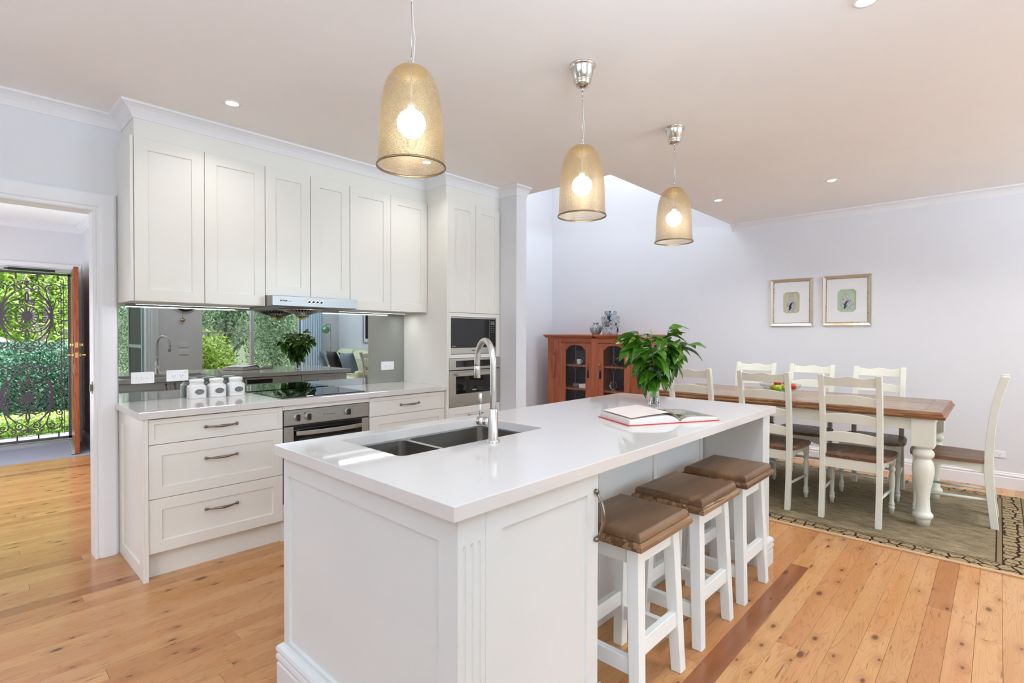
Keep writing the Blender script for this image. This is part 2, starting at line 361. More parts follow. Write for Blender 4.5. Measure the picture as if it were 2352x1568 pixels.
M['sage'] = mat('green_backing', srgb(170, 190, 160), .9)
M['navy'] = mat('navy_tassel', (.01, .015, .05), .9)
M['lead'] = mat('lead_came', (.16, .16, .16), .3, .7)
M['iron'] = mat('charcoal_iron', srgb(84, 78, 86), .45)
M['alum'] = mat('satin_aluminium', (.55, .56, .58), .35, .8)
M['carpet'] = mat('entry_mat_grey', srgb(150, 154, 168), .9, bump=.3, bscale=300)
M['board'] = mat('weatherboard_paint', srgb(176, 196, 190), .6)
M['mesh'] = mat('fly_screen', (.01, .03, .03), .6)
M['curtain'] = mat('sheer_curtain', srgb(210, 226, 240), .9)
M['leather'] = mat('cream_leather', srgb(206, 208, 176), .4, bump=.1, bscale=60)
M['blackf'] = mat('black_fabric', (.006, .006, .008), .9)
M['greyf'] = mat('blue_grey_fabric', srgb(106, 122, 138), .9)
M['gglass'] = mat('green_glass', (.25, .55, .30), .03, .2, trans=.8)
M['soil'] = mat('lawn', srgb(104, 150, 44), .95, var=.4, vscale=3, bump=.5, bscale=80)
M['deck'] = mat('deck_timber', srgb(140, 120, 100), .8)
M['bark'] = mat('bark', srgb(132, 122, 128), .85, var=.35, vscale=6)
M['fruitg'] = mat('green_fruit', srgb(150, 180, 30), .3, var=.2, vscale=20)
M['fruitr'] = mat('red_fruit', srgb(196, 60, 30), .3, var=.4, vscale=14)
M['fruity'] = mat('olive_fruit', srgb(176, 150, 30), .3, var=.3, vscale=14)
M['carp'] = mat('car_paint', srgb(190, 205, 220), .15, .3)
M['ink'] = mat('print_ink', (.02, .02, .02), .5)
M['inkw'] = mat('white_print', (.7, .7, .7), .5)
M['inkg'] = mat('grey_print', (.12, .11, .10), .5)

# ------------------------------------------------------------------ geometry helpers
def wloc(o):
    v = Vector((0, 0, 0))
    while o is not None:
        v = v + Vector(o.location); o = o.parent
    return v
class Fr:
    """a wall-like frame: u to the right, v up, w outwards"""
    def __init__(s, o, u, w, v=(0, 0, 1)): s.o = Vector(o); s.u = Vector(u); s.w = Vector(w); s.v = Vector(v)
    def __call__(s, a, b, c=0): return s.o + s.u*a + s.v*b + s.w*c
def front(y): return Fr((0, y, 0), (1, 0, 0), (0, -1, 0))      # faces -y, u = x
def backf(y): return Fr((0, y, 0), (1, 0, 0), (0, 1, 0))       # faces +y
def westf(x): return Fr((x, 0, 0), (0, 1, 0), (-1, 0, 0))      # faces -x, u = y
def eastf(x): return Fr((x, 0, 0), (0, 1, 0), (1, 0, 0))
flat = Fr((0, 0, 0), (1, 0, 0), (0, 0, 1), (0, 1, 0))          # u=x v=y w=z
class MB:
    def __init__(s): s.v = []; s.f = []; s.s = []
    def add(s, vs, fs, smooth=False):
        o = len(s.v); s.v += [tuple(p) for p in vs]; s.f += [tuple(i+o for i in f) for f in fs]; s.s += [smooth]*len(fs); return s
    def box(s, x0, x1, y0, y1, z0, z1):
        return s.add([(x, y, z) for x in (x0, x1) for y in (y0, y1) for z in (z0, z1)],
                     [(0, 1, 3, 2), (4, 6, 7, 5), (0, 4, 5, 1), (2, 3, 7, 6), (0, 2, 6, 4), (1, 5, 7, 3)])
    def fbox(s, fr, u0, u1, v0, v1, w0, w1):
        return s.add([fr(a, b, c) for a in (u0, u1) for b in (v0, v1) for c in (w0, w1)],
                     [(0, 1, 3, 2), (4, 6, 7, 5), (0, 4, 5, 1), (2, 3, 7, 6), (0, 2, 6, 4), (1, 5, 7, 3)])
    def rect(s, fr, u0, u1, v0, v1, prof, capa=True, capb=True):
        """rectangular rings; prof = [(inset, w), ...] from back to front"""
        vs = []; n = len(prof); fs = []
        for i, w_ in prof:
            vs += [fr(u0+i, v0+i, w_), fr(u1-i, v0+i, w_), fr(u1-i, v1-i, w_), fr(u0+i, v1-i, w_)]
        for k in range(n-1):
            for j in range(4): fs.append((k*4+j, k*4+(j+1) % 4, k*4+4+(j+1) % 4, k*4+4+j))
        if capa: fs.append((3, 2, 1, 0))
        if capb: fs.append(tuple(range(n*4-4, n*4)))
        return s.add(vs, fs)
    def shaker(s, fr, u0, u1, v0, v1, th=.018, rail=.065, rec=.008):
        return s.rect(fr, u0, u1, v0, v1, [(0, -th), (0, -.0015), (.0015, 0), (rail, 0), (rail+.003, -rec)])
    def prism(s, fr, poly, w0, w1, smooth=False):
        n = len(poly); vs = [fr(a, b, w0) for a, b in poly]+[fr(a, b, w1) for a, b in poly]
        fs = [tuple(range(n))[::-1], tuple(range(n, 2*n))]
        s.add(vs, fs); o = len(s.v)-2*n
        for i in range(n): s.f.append((o+i, o+(i+1) % n, o+n+(i+1) % n, o+n+i)); s.s.append(smooth)
        return s
    def lathe(s, prof, n=24, c=(0, 0, 0), ax=None, cap=False):
        """prof [(r, h)]; ax: (u, v, axis) vectors"""
        c = Vector(c)
        if ax is None: a, b, k = Vector((1, 0, 0)), Vector((0, 1, 0)), Vector((0, 0, 1))
        else:
            k = Vector(ax).normalized(); a = k.orthogonal().normalized(); b = k.cross(a)
        vs = []; fs = []; m_ = len(prof)
        for r, h in prof:
            for i in range(n):
                t = 2*PI*i/n; vs.append(c + a*(r*math.cos(t)) + b*(r*math.sin(t)) + k*h)
        for j in range(m_-1):
            for i in range(n): fs.append((j*n+i, j*n+(i+1) % n, (j+1)*n+(i+1) % n, (j+1)*n+i))
        s.add(vs, fs, True)
        if cap: s.add([], []); o = len(s.v)-len(vs); s.f += [tuple(o+i for i in range(n))[::-1], tuple(o+(m_-1)*n+i for i in range(n))]; s.s += [False, False]
        return s
    def cyl(s, p0, p1, r0, r1=None, n=16):
        p0 = Vector(p0); p1 = Vector(p1); d = p1-p0
        return s.lathe([(r0, 0), (r1 if r1 is not None else r0, d.length)], n, p0, d, True)
    def ball(s, c, r, n=12, m_=8, sz=1):
        return s.lathe([(max(1e-4, r*math.sin(PI*i/m_)), -r*sz*math.cos(PI*i/m_)) for i in range(m_+1)], n, c)
    def tube(s, pts, r, n=10, cap=True, flat_=None):
        pts = [Vector(p) for p in pts]; N = len(pts); rr = r if isinstance(r, (list, tuple)) else [r]*N
        vs = []; fs = []; up = None
        for i, p in enumerate(pts):
            t = (pts[min(i+1, N-1)]-pts[max(i-1, 0)]).normalized()
            if up is None: up = t.orthogonal().normalized() if flat_ is None else Vector(flat_)
            a = (up - t*up.dot(t)).normalized(); up = a; b = t.cross(a)
            for k in range(n):
                th = 2*PI*k/n; vs.append(p + a*(math.cos(th)*rr[i]) + b*(math.sin(th)*rr[i]))
        for i in range(N-1):
            for k in range(n): fs.append((i*n+k, i*n+(k+1) % n, (i+1)*n+(k+1) % n, (i+1)*n+k))
        s.add(vs, fs, True)
        if cap:
            o = len(s.v)-len(vs); s.f += [tuple(o+k for k in range(n))[::-1], tuple(o+(N-1)*n+k for k in range(n))]; s.s += [False]*2
        return s
    def bar(s, fr, pts, wid, w0, w1):
        """flat bar following a 2D path in frame"""
        N = len(pts); P = [Vector((a, b)) for a, b in pts]; vs = []
        ws = wid if isinstance(wid, (list, tuple)) else [wid]*N
        for i, p in enumerate(P):
            t = P[min(i+1, N-1)]-P[max(i-1, 0)]; t = t.normalized() if t.length else Vector((1, 0)); nn = Vector((-t.y, t.x))*ws[i]/2
            for q in (p+nn, p-nn):
                vs += [fr(q.x, q.y, w0), fr(q.x, q.y, w1)]
        fs = []
        for i in range(N-1):
            a = i*4; b = a+4
            fs += [(a, a+1, b+1, b), (a+2, b+2, b+3, a+3), (a+1, a+3, b+3, b+1), (a, b, b+2, a+2)]
        fs += [(0, 2, 3, 1), (N*4-4, N*4-3, N*4-1, N*4-2)]
        return s.add(vs, fs)
    def sweep(s, fn, path, prof, closed=False):
        """path 2D points, prof [(out, w)], out = offset to the left of travel; mitred. fn(a,b,w)->3D"""
        P = [Vector(p) for p in path]; N = len(P); vs = []
        for i in range(N):
            if closed: a, b = P[i]-P[i-1], P[(i+1) % N]-P[i]
            else: a = P[i]-P[i-1] if i else P[1]-P[0]; b = P[i+1]-P[i] if i < N-1 else P[i]-P[i-1]
            a = a.normalized(); b = b.normalized(); na = Vector((-a.y, a.x)); nb = Vector((-b.y, b.x))
            mi = (na+nb); mi = mi/ max(.05, mi.dot(na))
            for o, w_ in prof:
                q = P[i]+mi*o; vs.append(fn(q.x, q.y, w_))
        k = len(prof); fs = []
        for i in range(N if closed else N-1):
            j = (i+1) % N
            for t in range(k): fs.append((i*k+t, i*k+(t+1) % k, j*k+(t+1) % k, j*k+t))
        if not closed: fs += [tuple(range(k)), tuple(range((N-1)*k, N*k))[::-1]]
        return s.add(vs, fs)
    def mesh(s, name, mt=None, bevel=0, segs=1, off=Vector((0, 0, 0)), fix=True):
        me = bpy.data.meshes.new(name)
        me.from_pydata([Vector(v)-off for v in s.v], [], s.f)
        me.polygons.foreach_set('use_smooth', s.s)
        if fix or bevel:
            bm = bmesh.new(); bm.from_mesh(me)
            bmesh.ops.recalc_face_normals(bm, faces=bm.faces)
            if bevel:
                es = [e for e in bm.edges if len(e.link_faces) == 2 and e.calc_face_angle(0) > .6 and not (e.link_faces[0].smooth and e.link_faces[1].smooth)]
                bmesh.ops.bevel(bm, geom=es, offset=bevel, segments=segs, affect='EDGES', profile=.5, clamp_overlap=True)
            bm.to_mesh(me); bm.free()
        if mt: me.materials.append(mt)
        me.update(); return me
    def build(s, name, mt, parent=None, bevel=0, segs=1, local=False, label=None, kind=None, fix=True):
        off = Vector((0, 0, 0)) if (local or parent is None) else wloc(parent)
        me = s.mesh(name, mt, bevel, segs, off, fix)
        o = bpy.data.objects.new(name, me); C.objects.link(o)
        if parent: o.parent = parent
        if label: o['label'] = label
        if kind: o['kind'] = kind
        return o
def thing(name, label, cat, loc=(0, 0, 0), rz=0, group=None):
    o = bpy.data.objects.new(name, None); C.objects.link(o); o.location = loc; o.rotation_euler = (0, 0, rz)
    o.empty_display_size = .1
    o['label'] = label; o['category'] = cat
    if group: o['group'] = group
    return o
def tag(o, label, cat, group=None):
    o['label'] = label; o['category'] = cat
    if group: o['group'] = group
    return o
def struct(o): o['kind'] = 'structure'; return o
def inst(name, me, parent, mtx=None, label=None):
    o = bpy.data.objects.new(name, me); C.objects.link(o); o.parent = parent
    if mtx is not None: o.matrix_local = mtx
    if label: o['label'] = label
    return o
KID = {}
def copy_tree(o, parent=None):
    c = o.copy(); C.objects.link(c); c.parent = parent
    for ch in [x for x in bpy.data.objects if x.parent == o and x != c]:
        copy_tree(ch, c)
    return c
def text(name, body, size, fr, u, v, w_, mt, parent, italic=0, ext=.0004, align='CENTER', flip=False, bold=0):
    cu = bpy.data.curves.new(name, 'FONT'); cu.body = body; cu.size = size; cu.extrude = ext; cu.shear = italic
    cu.align_x = align; cu.align_y = 'CENTER'; cu.offset = bold
    t = bpy.data.objects.new('tmp_text', cu); C.objects.link(t)
    dg = bpy.context.evaluated_depsgraph_get(); dg.update()
    me = bpy.data.meshes.new_from_object(t.evaluated_get(dg)); bpy.data.objects.remove(t)
    off = wloc(parent)
    for vt in me.vertices:
        vt.co = fr(u+vt.co.x, v+vt.co.y, w_+vt.co.z) - off
    me.materials.clear(); me.materials.append(mt)
    o = bpy.data.objects.new(name, me); C.objects.link(o); o.parent = parent
    return o
def handle(fr, u, v, L, parent, vertical=False, arch=.030):
    mb = MB(); N = 13
    P = []; Rd = []
    for i in range(N):
        t = i/(N-1); a = -L/2+L*t; h = .006+arch*math.sin(PI*t)**.75
        P.append(fr(u, v+a, h) if vertical else fr(u+a, v, h)); Rd.append(.0042+.0038*math.sin(PI*t)**2)
    mb.tube(P, Rd, 10)
    for sgn in (-1, 1):
        c = fr(u, v+sgn*(L/2+.004), .007) if vertical else fr(u+sgn*(L/2+.004), v, .007)
        mb.ball(c, .0095, 12, 8); mb.cyl(c-fr.w*.0065, c, .007, .006, 10)
    return mb.build('handle', M['pewter'], parent, fix=False)

# ================================================================== ROOM
CZ = 2.59; WY = 3.84; DX = 6.17
fl = struct(MB().box(-1.7, DX+.1, -3.8, 5.0, -.06, -.0135).box(-.7, 1.1, 5.0, 8.2, -.06, -.0135).build('floor', M['sub']))
# floor boards, running along x
def plank(mb_list, x0, x1, y0, y1):
    g = .0004; c = .0008; zt = 0; zb = -.013
    x0 += g; x1 -= g; y0 += g; y1 -= g
    vs = [(x0, y0, zb), (x1, y0, zb), (x1, y1, zb), (x0, y1, zb), (x0, y0, zt-c), (x1, y0, zt-c), (x1, y1, zt-c), (x0, y1, zt-c),
          (x0+c, y0+c, zt), (x1-c, y0+c, zt), (x1-c, y1-c, zt), (x0+c, y1-c, zt)]
    fs = [(0, 1, 5, 4), (1, 2, 6, 5), (2, 3, 7, 6), (3, 0, 4, 7), (4, 5, 9, 8), (5, 6, 10, 9), (6, 7, 11, 10), (7, 4, 8, 11), (8, 9, 10, 11)]
    mb_list.add(vs, fs)
PW = .0885; y = .7735-PW*12; cnt = 0
rp = random.Random(3); stuff = MB()
specials = {(.7735): (1.1, 3.62)}
while y < 7.19:
    y1 = min(y+PW, 7.2); hall = y > 4.88
    xs, xe = (-.66, 1.04) if hall else (-1.65, DX)
    if not hall and y > WY-.05: xs = -.66
    dark = abs(y-.7735) < .01
    cuts = [xs]; 
    if dark: cuts += [1.25, 3.28]
    else:
        c_ = xs + rp.uniform(.6, 2.6)
        while c_ < xe-.7:
            cuts.append(c_); c_ += rp.uniform(1.5, 3.4)
    cuts.append(xe)
    for i in range(len(cuts)-1):
        mb = MB(); plank(mb, cuts[i], cuts[i+1], y, y1); o = mb.build('plank', M['plank_dark' if dark and i == 1 else 'plank'], fl, fix=False, label='dark red-brown floor board' if dark and i == 1 else None); cnt += 1
    y = y1
y = .7735-PW*12
while y > -3.69:
    y0 = max(y-PW, -3.7); plank(stuff, -1.65 if y > -.3 else 2.3, DX, y0, y); y = y0
stuff.build('far_planks', M['plank'], fl, kind='stuff', fix=False)
struct(MB().box(-.66, 1.05, 7.2, 8.12, -.0134, .004).build('floor_entry', M['carpet']))

# walls
def wall(name, boxes, mt=None):
    mb = MB()
    for b in boxes: mb.box(*b)
    return struct(mb.build(name, mt or M['wall']))
OPX = .545; OPZ = 2.02
wall('wall_kitchen', [(OPX+.012, 3.44, WY, WY+.11, 0, CZ), (-1.7, -.31, WY, WY+.11, 0, CZ), (-.31, OPX+.012, WY, WY+.11, OPZ+.012, CZ)])
wall('wall_nib', [(3.31, 3.44, 3.05, WY, 0, CZ)])
wall('wall_left', [(-1.7, -1.6, -.35, .2, 0, CZ), (-1.7, -1.6, 2.4, WY, 0, CZ), (-1.7, -1.6, .2, 2.4, 2.2, CZ), (-1.7, -1.6, .2, 2.4, 0, .05)])
wall('wall_back', [(-1.7, .02, -.35, -.25, 0, CZ), (1.68, 2.29, -.35, -.25, 0, CZ), (.02, 1.68, -.35, -.25, 2.12, CZ)])
wall('wall_lounge_left', [(2.19, 2.29, -3.7, -.35, 0, CZ)])
wall('wall_lounge_back', [(2.19, 2.62, -3.8, -3.7, 0, CZ), (5.27, DX+.1, -3.8, -3.7, 0, CZ), (2.62, 5.27, -3.8, -3.7, 2.45, CZ)])
wall('wall_dining', [(DX, DX+.1, -3.8, 5.05, 0, 4.3)])
wall('wall_stair', [(3.44, DX, 4.95, 5.05, 0, 4.3), (3.34, 3.44, WY+.11, 5.05, 0, 4.3), (3.34, 3.44, 2.28, 5.05, CZ+.12, 4.3), (3.44, DX, 2.18, 2.28, CZ+.12, 4.3)])
HW = 1.05
wall('wall_hall_right', [(HW, HW+.1, WY+.11, 8.25, 0, CZ)])
wall('wall_hall_left', [(-.76, -.66, WY+.11, 8.25, 0, CZ)])
wall('wall_hall_front', [(-.66, .14, 8.12, 8.25, 0, CZ), (.985, HW, 8.12, 8.25, 0, CZ), (.14, .985, 8.12, 8.25, 2.07, CZ)])
struct(MB().box(-1.7, 3.58, -3.8, WY+.11, CZ, CZ+.12).box(3.58, DX, -3.8, 2.28, CZ, CZ+.12).build('ceiling', M['ceil']))
struct(MB().box(-.76, HW+.1, WY+.11, 8.25, CZ, CZ+.12).build('ceiling_hall', M['ceil']))
struct(MB().box(3.34, DX, 2.18, 5.05, 4.2, 4.3).build('ceiling_stair', M['ceil']))
# bulkhead over the wall cupboards
struct(MB().box(.685, 2.71, 3.53, WY, 2.412, CZ).box(2.705, 3.312, 3.262, WY, 2.405, CZ).build('trim_1', M['cab']))
# cornices
cprof = [(0, -.075), (.006, -.075), (.010, -.066), (.022, -.046), (.038, -.028), (.056, -.016), (.066, -.012), (.066, -.003), (.070, 0), (0, 0)]
fxy = lambda z: (lambda a, b, w_: (a, b, z+w_))
struct(MB().sweep(fxy(CZ), [(-1.6, -.25), (-1.6, WY), (.685, WY), (.685, 3.53), (2.705, 3.53), (2.705, 3.262), (3.31, 3.262), (3.31, 3.05), (3.44, 3.05)][::-1],
       cprof).build('trim_2', M['trim']))
struct(MB().sweep(fxy(CZ), [(DX, -3.7), (DX, 2.28)], cprof).build('trim_3', M['trim']))
struct(MB().sweep(fxy(CZ), [(-.66, WY+.11), (-.66, 8.12), (HW, 8.12), (HW, WY+.11)][::-1], cprof).build('trim_4', M['trim']))
struct(MB().sweep(fxy(CZ), [(2.29, -.25), (2.29, -3.7), (DX, -3.7)], cprof).build('trim_5', M['trim']))
# skirtings
sprof = [(0, 0), (.018, 0), (.018, .095), (.014, .102), (.014, .108), (.017, .114), (.014, .122), (.009, .128), (.009, .134), (.004, .142), (0, .142)]
struct(MB().sweep(fxy(0), [(DX, -3.7), (DX, 4.95), (3.44, 4.95), (3.44, 3.05), (3.31, 3.05), (3.31, 3.26)], sprof).build('baseboard_right', M['trim']))
struct(MB().sweep(fxy(0), [(.985+.09, 8.12), (HW, 8.12), (HW, WY+.11)][1:][::-1], sprof).build('baseboard_hall', M['trim']))
struct(MB().sweep(fxy(0), [(1.78, -.25), (2.29, -.25), (2.29, -3.7), (DX, -3.7)][::-1][0:4], [(-a, b) for a, b in sprof][::-1]).build('baseboard_back', M['trim']))
# architraves (2D path x,z ; out = away from the opening)
aprof = [(0, 0), (0, .012), (.006, .018), (.012, .018), (.016, .014), (.022, .014), (.030, .022), (.040, .024), (.098, .020), (.108, .014), (.112, .006), (.112, 0)]
fxz = lambda y, s: (lambda a, b, w_: (a, y+s*w_, b))
struct(MB().sweep(fxz(WY, -1), [(-.30, 0), (-.30, OPZ), (OPX, OPZ), (OPX, 0)], aprof).build('trim_6', M['trim']))
struct(MB().box(OPX, OPX+.012, WY-.002, WY+.112, 0, OPZ).box(-.31, -.30, WY-.002, WY+.112, 0, OPZ).box(-.31, OPX+.012, WY-.002, WY+.112, OPZ, OPZ+.012).build('trim_7', M['trim']))
struct(MB().sweep(fxz(WY+.11, 1), [(-.30, 0), (-.30, OPZ), (OPX, OPZ), (OPX, 0)], aprof).build('trim_8', M['trim']))
struct(MB().sweep(fxz(8.12, -1), [(.14, 0), (.14, 2.07), (.985, 2.07), (.985, 0)], [(a*.58, b) for a, b in aprof]).build('trim_9', M['trim']))
struct(MB().sweep(fxz(-.25, 1), [(.02, 0), (.02, 2.12), (1.68, 2.12), (1.68, 0)], aprof).build('trim_10', M['trim']))
sp_ = tag(MB().box(OPX-.003, OPX, WY+.03, WY+.056, .96, 1.03).box(OPX-.014, OPX-.003, WY+.02, WY+.036, .975, 1.015).build('strike_plate', M['pewter']),
    'small metal strike plate set in the white hall doorway jamb', 'strike plate')

# ================================================================== KITCHEN WALL RUN
# upper cupboards
def upper(name, label, xs, zb, zt=2.41, y=3.50, panel=False, tall=None):
    t = thing('wall_cupboard', label, 'cupboard', ((xs[0]+xs[-1])/2, y+.17, zb), group='white shaker wall cupboards')
    x0, x1 = xs[0], xs[-1]
    c = MB().box(x0+.002, x1-.002, y+.021, WY-.003, zb+.003, zt)
    c.build('carcass', M['cab'], t)
    if panel: MB().rect(westf(x0-.016), y+.008, WY, zb, zt, [(0, -.016), (0, 0)]).build('side_panel', M['cab'], t, bevel=.001)
    for a, b in zip(xs[:-1], xs[1:]):
        MB().shaker(front(y), a+.0015, b-.0015, zb, zt-.004, th=.020, rail=.065).build('door', M['cab'], t)
    MB().box(x0+.001, x1-.001, y+.0203, y+.0212, zb+.004, zt-.004).build('door_gap', M['gap'], t)
    return t
upper('w1', 'white two-door shaker wall cupboard at the left end beside the hall doorway', [.678, 1.029, 1.384], 1.495, panel=True)
upper('w2', 'shorter white two-door wall cupboard directly above the range hood', [1.384, 1.69, 1.990], 1.565)
upper('w3', 'white two-door shaker wall cupboard between the range hood and the tall oven unit', [1.990, 2.343, 2.700], 1.495)
# led strips
for x0, x1, lb in ((.72, 1.36, 'thin glowing light strip under the left wall cupboard'), (2.01, 2.62, 'thin glowing light strip under the right wall cupboard')):
    t = thing('light_strip', lb, 'light', ((x0+x1)/2, 3.70, 1.495), group='lights under the wall cupboards')
    MB().box(x0, x1, 3.694, 3.711, 1.4842, 1.4945).build('channel', M['alum'], t)
    MB().box(x0+.004, x1-.004, 3.699, 3.706, 1.4835, 1.4845).build('diffuser', M['strip'], t)
    area('strip_light', (0, 0, -.016), (0, 0, 0), x1-x0, .008, 0.9, (1, .97, .93), t)
# range hood
hd = thing('range_hood', 'stainless steel slide-out range hood with four black buttons below the short cupboard', 'range hood', (1.687, 3.6, 1.495))
MB().prism(Fr((0, 0, 0), (0, 1, 0), (1, 0, 0)), [(3.40, 1.500), (3.415, 1.493), (3.80, 1.483), (3.832, 1.483), (3.832, 1.562), (3.40, 1.562)], 1.386, 1.988).build('housing', M['steel_h'], hd, bevel=.002)
MB().rect(front(3.398), 1.386, 1.988, 1.496, 1.560, [(0, 0), (0, .002), (.001, .003)]).build('front_panel', M['steel_h'], hd)
cx = 1.685
gr = MB(); RR_ = .15
for k in range(36):
    a = 2*PI*k/36; c_, s_ = math.cos(a), math.sin(a)
    gr.tube([(cx+RR_*c_, 3.62+RR_*s_, 1.486), (cx+.10*c_, 3.62+.10*s_, 1.468), (cx+.035*c_, 3.62+.035*s_, 1.447)], .0026, 6)
gr.lathe([(RR_+.004, 1.480), (RR_+.006, 1.486), (RR_-.006, 1.488)], 40, (cx, 3.62, 0))
gr.lathe([(.036, 1.442), (.040, 1.447), (.034, 1.452), (.001, 1.452)], 24, (cx, 3.62, 0))
gr.build('fan_grille', M['steel_v'], hd, fix=False)
MB().cyl((cx, 3.62, 1.468), (cx, 3.62, 1.484), .09, .125, 28).build('fan_intake', M['black'], hd)
MB().lathe([(.001, 1.416), (.014, 1.417), (.030, 1.424), (.043, 1.436), (.047, 1.442), (.044, 1.442), (.040, 1.437), (.028, 1.4265), (.012, 1.420), (.001, 1.419)], 32, (cx, 3.62, 0)).build('oil_cup', M['amber'], hd)
MB().cyl((cx, 3.62, 1.42), (cx, 3.62, 1.45), .003, .006, 10).build('cup_screw', M['brass'], hd)
hb = front(3.395)
for k in range(4):
    bx = 1.628+k*.0285
    b = MB().lathe([(.0125, 0), (.0125, .0025), (.0105, .0035)], 20, hb(bx, 1.528, 0), (0, -1, 0), True).build('button_bezel', M['chrome'], hd)
    MB().lathe([(.0095, .0025), (.0095, .005), (.008, .006), (.0001, .006)], 20, hb(bx, 1.528, 0), (0, -1, 0)).build('button', M['black'], b)
text('lettering', 'ROBAM', .0135, hb, 1.456, 1.529, .0004, M['ink'], hd, italic=.25, bold=.0006)
text('model_print', '|  A832', .007, hb, 1.497, 1.526, .0004, M['inkg'], hd, italic=.2)

# splashback
sb = MB().box(.662, 2.699, 3.833, 3.8395, .9005, 1.4945).build('splashback', M['mirror'])
tag(sb, 'grey tinted mirror splashback between the bench and the wall cupboards', 'splashback')
# outlets
def rrect(u0, u1, v0, v1, r, n=4):
    P = []
    for cx_, cy_, a0 in ((u1-r, v0+r, -90), (u1-r, v1-r, 0), (u0+r, v1-r, 90), (u0+r, v0+r, 180)):
        for k in range(n+1): a = R(a0+90*k/n); P.append((cx_+r*math.cos(a), cy_+r*math.sin(a)))
    return P
def plate(fr, u0, u1, v0, v1, label, kind='gpo2', name='power_outlet', cat='power outlet'):
    t = thing(name, label, cat, fr((u0+u1)/2, (v0+v1)/2, 0), group=None)
    MB().prism(fr, rrect(u0, u1, v0, v1, .004), 0, .008).build('plate', M['wplast'], t, bevel=.0015, segs=2)
    uc, vc = (u0+u1)/2, (v0+v1)/2
    if kind == 'sw3':
        for k in (-1, 0, 1):
            a = uc+k*.026; MB().prism(fr, rrect(a-.0085, a+.0085, vc-.009, vc+.009, .0035), .0075, .0112).build('rocker', M['wgloss'], t, bevel=.001)
    else:
        cs = (-.021, .021) if kind == 'gpo2' else (0,)
        for k in cs:
            a = uc+k
            s_ = MB()
            for du, dv, ang in ((-.0066, .004, 30), (.0066, .004, -30), (0, -.0068, 0)):
                ca, sa = math.cos(R(ang)), math.sin(R(ang)); hw, hh = .0011, .0036
                P = [(a+du+x*ca-y*sa, vc-.006+dv+x*sa+y*ca) for x, y in ((-hw, -hh), (hw, -hh), (hw, hh), (-hw, hh))]
                s_.prism(fr, P, .006, .0084)
            s_.build('pin_slots', M['black'], t)
        for k in ((-.045, .045) if kind == 'gpo2' else (.0285,)):
            a = uc+k*(1 if kind == 'gpo2' else .55); MB().prism(fr, rrect(a-.0075, a+.0075, v1-.020, v1-.008, .003), .0075, .0110).build('rocker', M['wgloss'], t, bevel=.001)
    return t
fs = front(3.833)
plate(fs, .722, .840, 1.007, 1.077, 'white three-switch plate on the mirror splashback near the hall doorway', 'sw3', 'light_switch', 'light switch')
plate(fs, .905, 1.026, 1.011, 1.081, 'white double power outlet on the splashback behind the canisters')
plate(fs, 2.466, 2.590, 1.009, 1.079, 'white double power outlet on the splashback at its right end')

# benchtop
bt = MB().box(.645, 2.701, 3.247, 3.8325, .862, .9).build('benchtop', M['stone'], bevel=.0025, segs=2)
tag(bt, 'white stone benchtop along the wall under the splashback', 'benchtop')
# base drawers
def drawers(label, x0, x1, levels, hx, side=False, kick=True):
    t = thing('drawer_cabinet', label, 'cabinet', ((x0+x1)/2, 3.55, 0), group='white drawer cabinets along the wall')
    y = 3.27
    MB().box(x0, x1, y+.021, WY-.004, .14, .8615).build('carcass', M['cab'], t)
    MB().box(x0+.001, x1-.001, y+.0201, y+.0212, .142, .860).build('drawer_gap', M['gap'], t)
    for (z0, z1), hz in levels:
        d = MB().shaker(front(y), x0+.0015, x1-.0015, z0+.0015, z1-.0015, th=.020, rail=.06 if z1-z0 > .2 else .026).build('drawer', M['cab'], t)
        handle(front(y), hx, hz, .155, d)
    MB().box(x0, x1, y+.055, y+.072, 0, .139).build('kickboard', M['cab'], t)
    if side:
        e = MB().rect(westf(x0-.0185), 3.262, WY, .0, .8615, [(0, -.018), (0, 0)]).build('end_panel', M['cab'], t, bevel=.001)
        MB().rect(westf(x0-.0185), 3.262, WY-.001, .001, .861, [(0, .0), (0, .006), (.001, .007), (.075, .007), (.078, .0003)]).build('end_frame', M['cab'], t)
    return t
drawers('white three-drawer cabinet at the left end with panelled end beside the doorway', .688, 1.396, [((.72, .857), .788), ((.43, .72), .610), ((.14, .43), .321)], 1.043, side=True)
drawers('white drawer cabinet between the built-under oven and the tall oven unit', 2.008, 2.700, [((.72, .857), .787), ((.43, .72), .61), ((.14, .43), .32)], 2.355)
# oven
ov = thing('wall_oven', 'stainless steel built-under oven with three knobs below the cooktop', 'oven', (1.702, 3.55, 0))
MB().box(1.3965, 2.0075, 3.30, WY-.004, .0, .8615).build('carcass', M['cab'], ov)
MB().box(1.3965, 2.0075, 3.272, 3.3, .832, .8615).build('filler_strip', M['cab'], ov)
MB().box(1.3965, 2.0075, 3.272, 3.3, .14, .238).build('lower_panel', M['cab'], ov)
MB().box(1.399, 2.005, 3.274, 3.3, .24, .831).build('oven_recess', M['gap'], ov)
fo = front(3.268)
MB().rect(fo, 1.402, 2.003, .733, .828, [(0, -.02), (0, -.001), (.001, 0)]).build('control_panel', M['steel'], ov)
dr = MB().rect(fo, 1.402, 2.003, .245, .724, [(0, -.02), (0, -.001), (.001, 0)]).build('oven_door', M['steel'], ov)
MB().rect(fo, 1.462, 1.946, .29, .7238, [(0, -.01), (0, .0012)]).build('door_glass', M['bglass'], dr)
MB().rect(fo, 1.50, 1.915, .32, .64, [(0, .0), (0, .0016)]).build('inner_window', M['oglass'], dr)
hp = MB(); N = 15
hp.bar(Fr((0, 0, 0), (1, 0, 0), (0, 0, 1), (0, 1, 0)), [(1.472+.462*i/(N-1), 3.262-.012-.034*math.sin(PI*i/(N-1))**.7) for i in range(N)], .012, .668, .694)
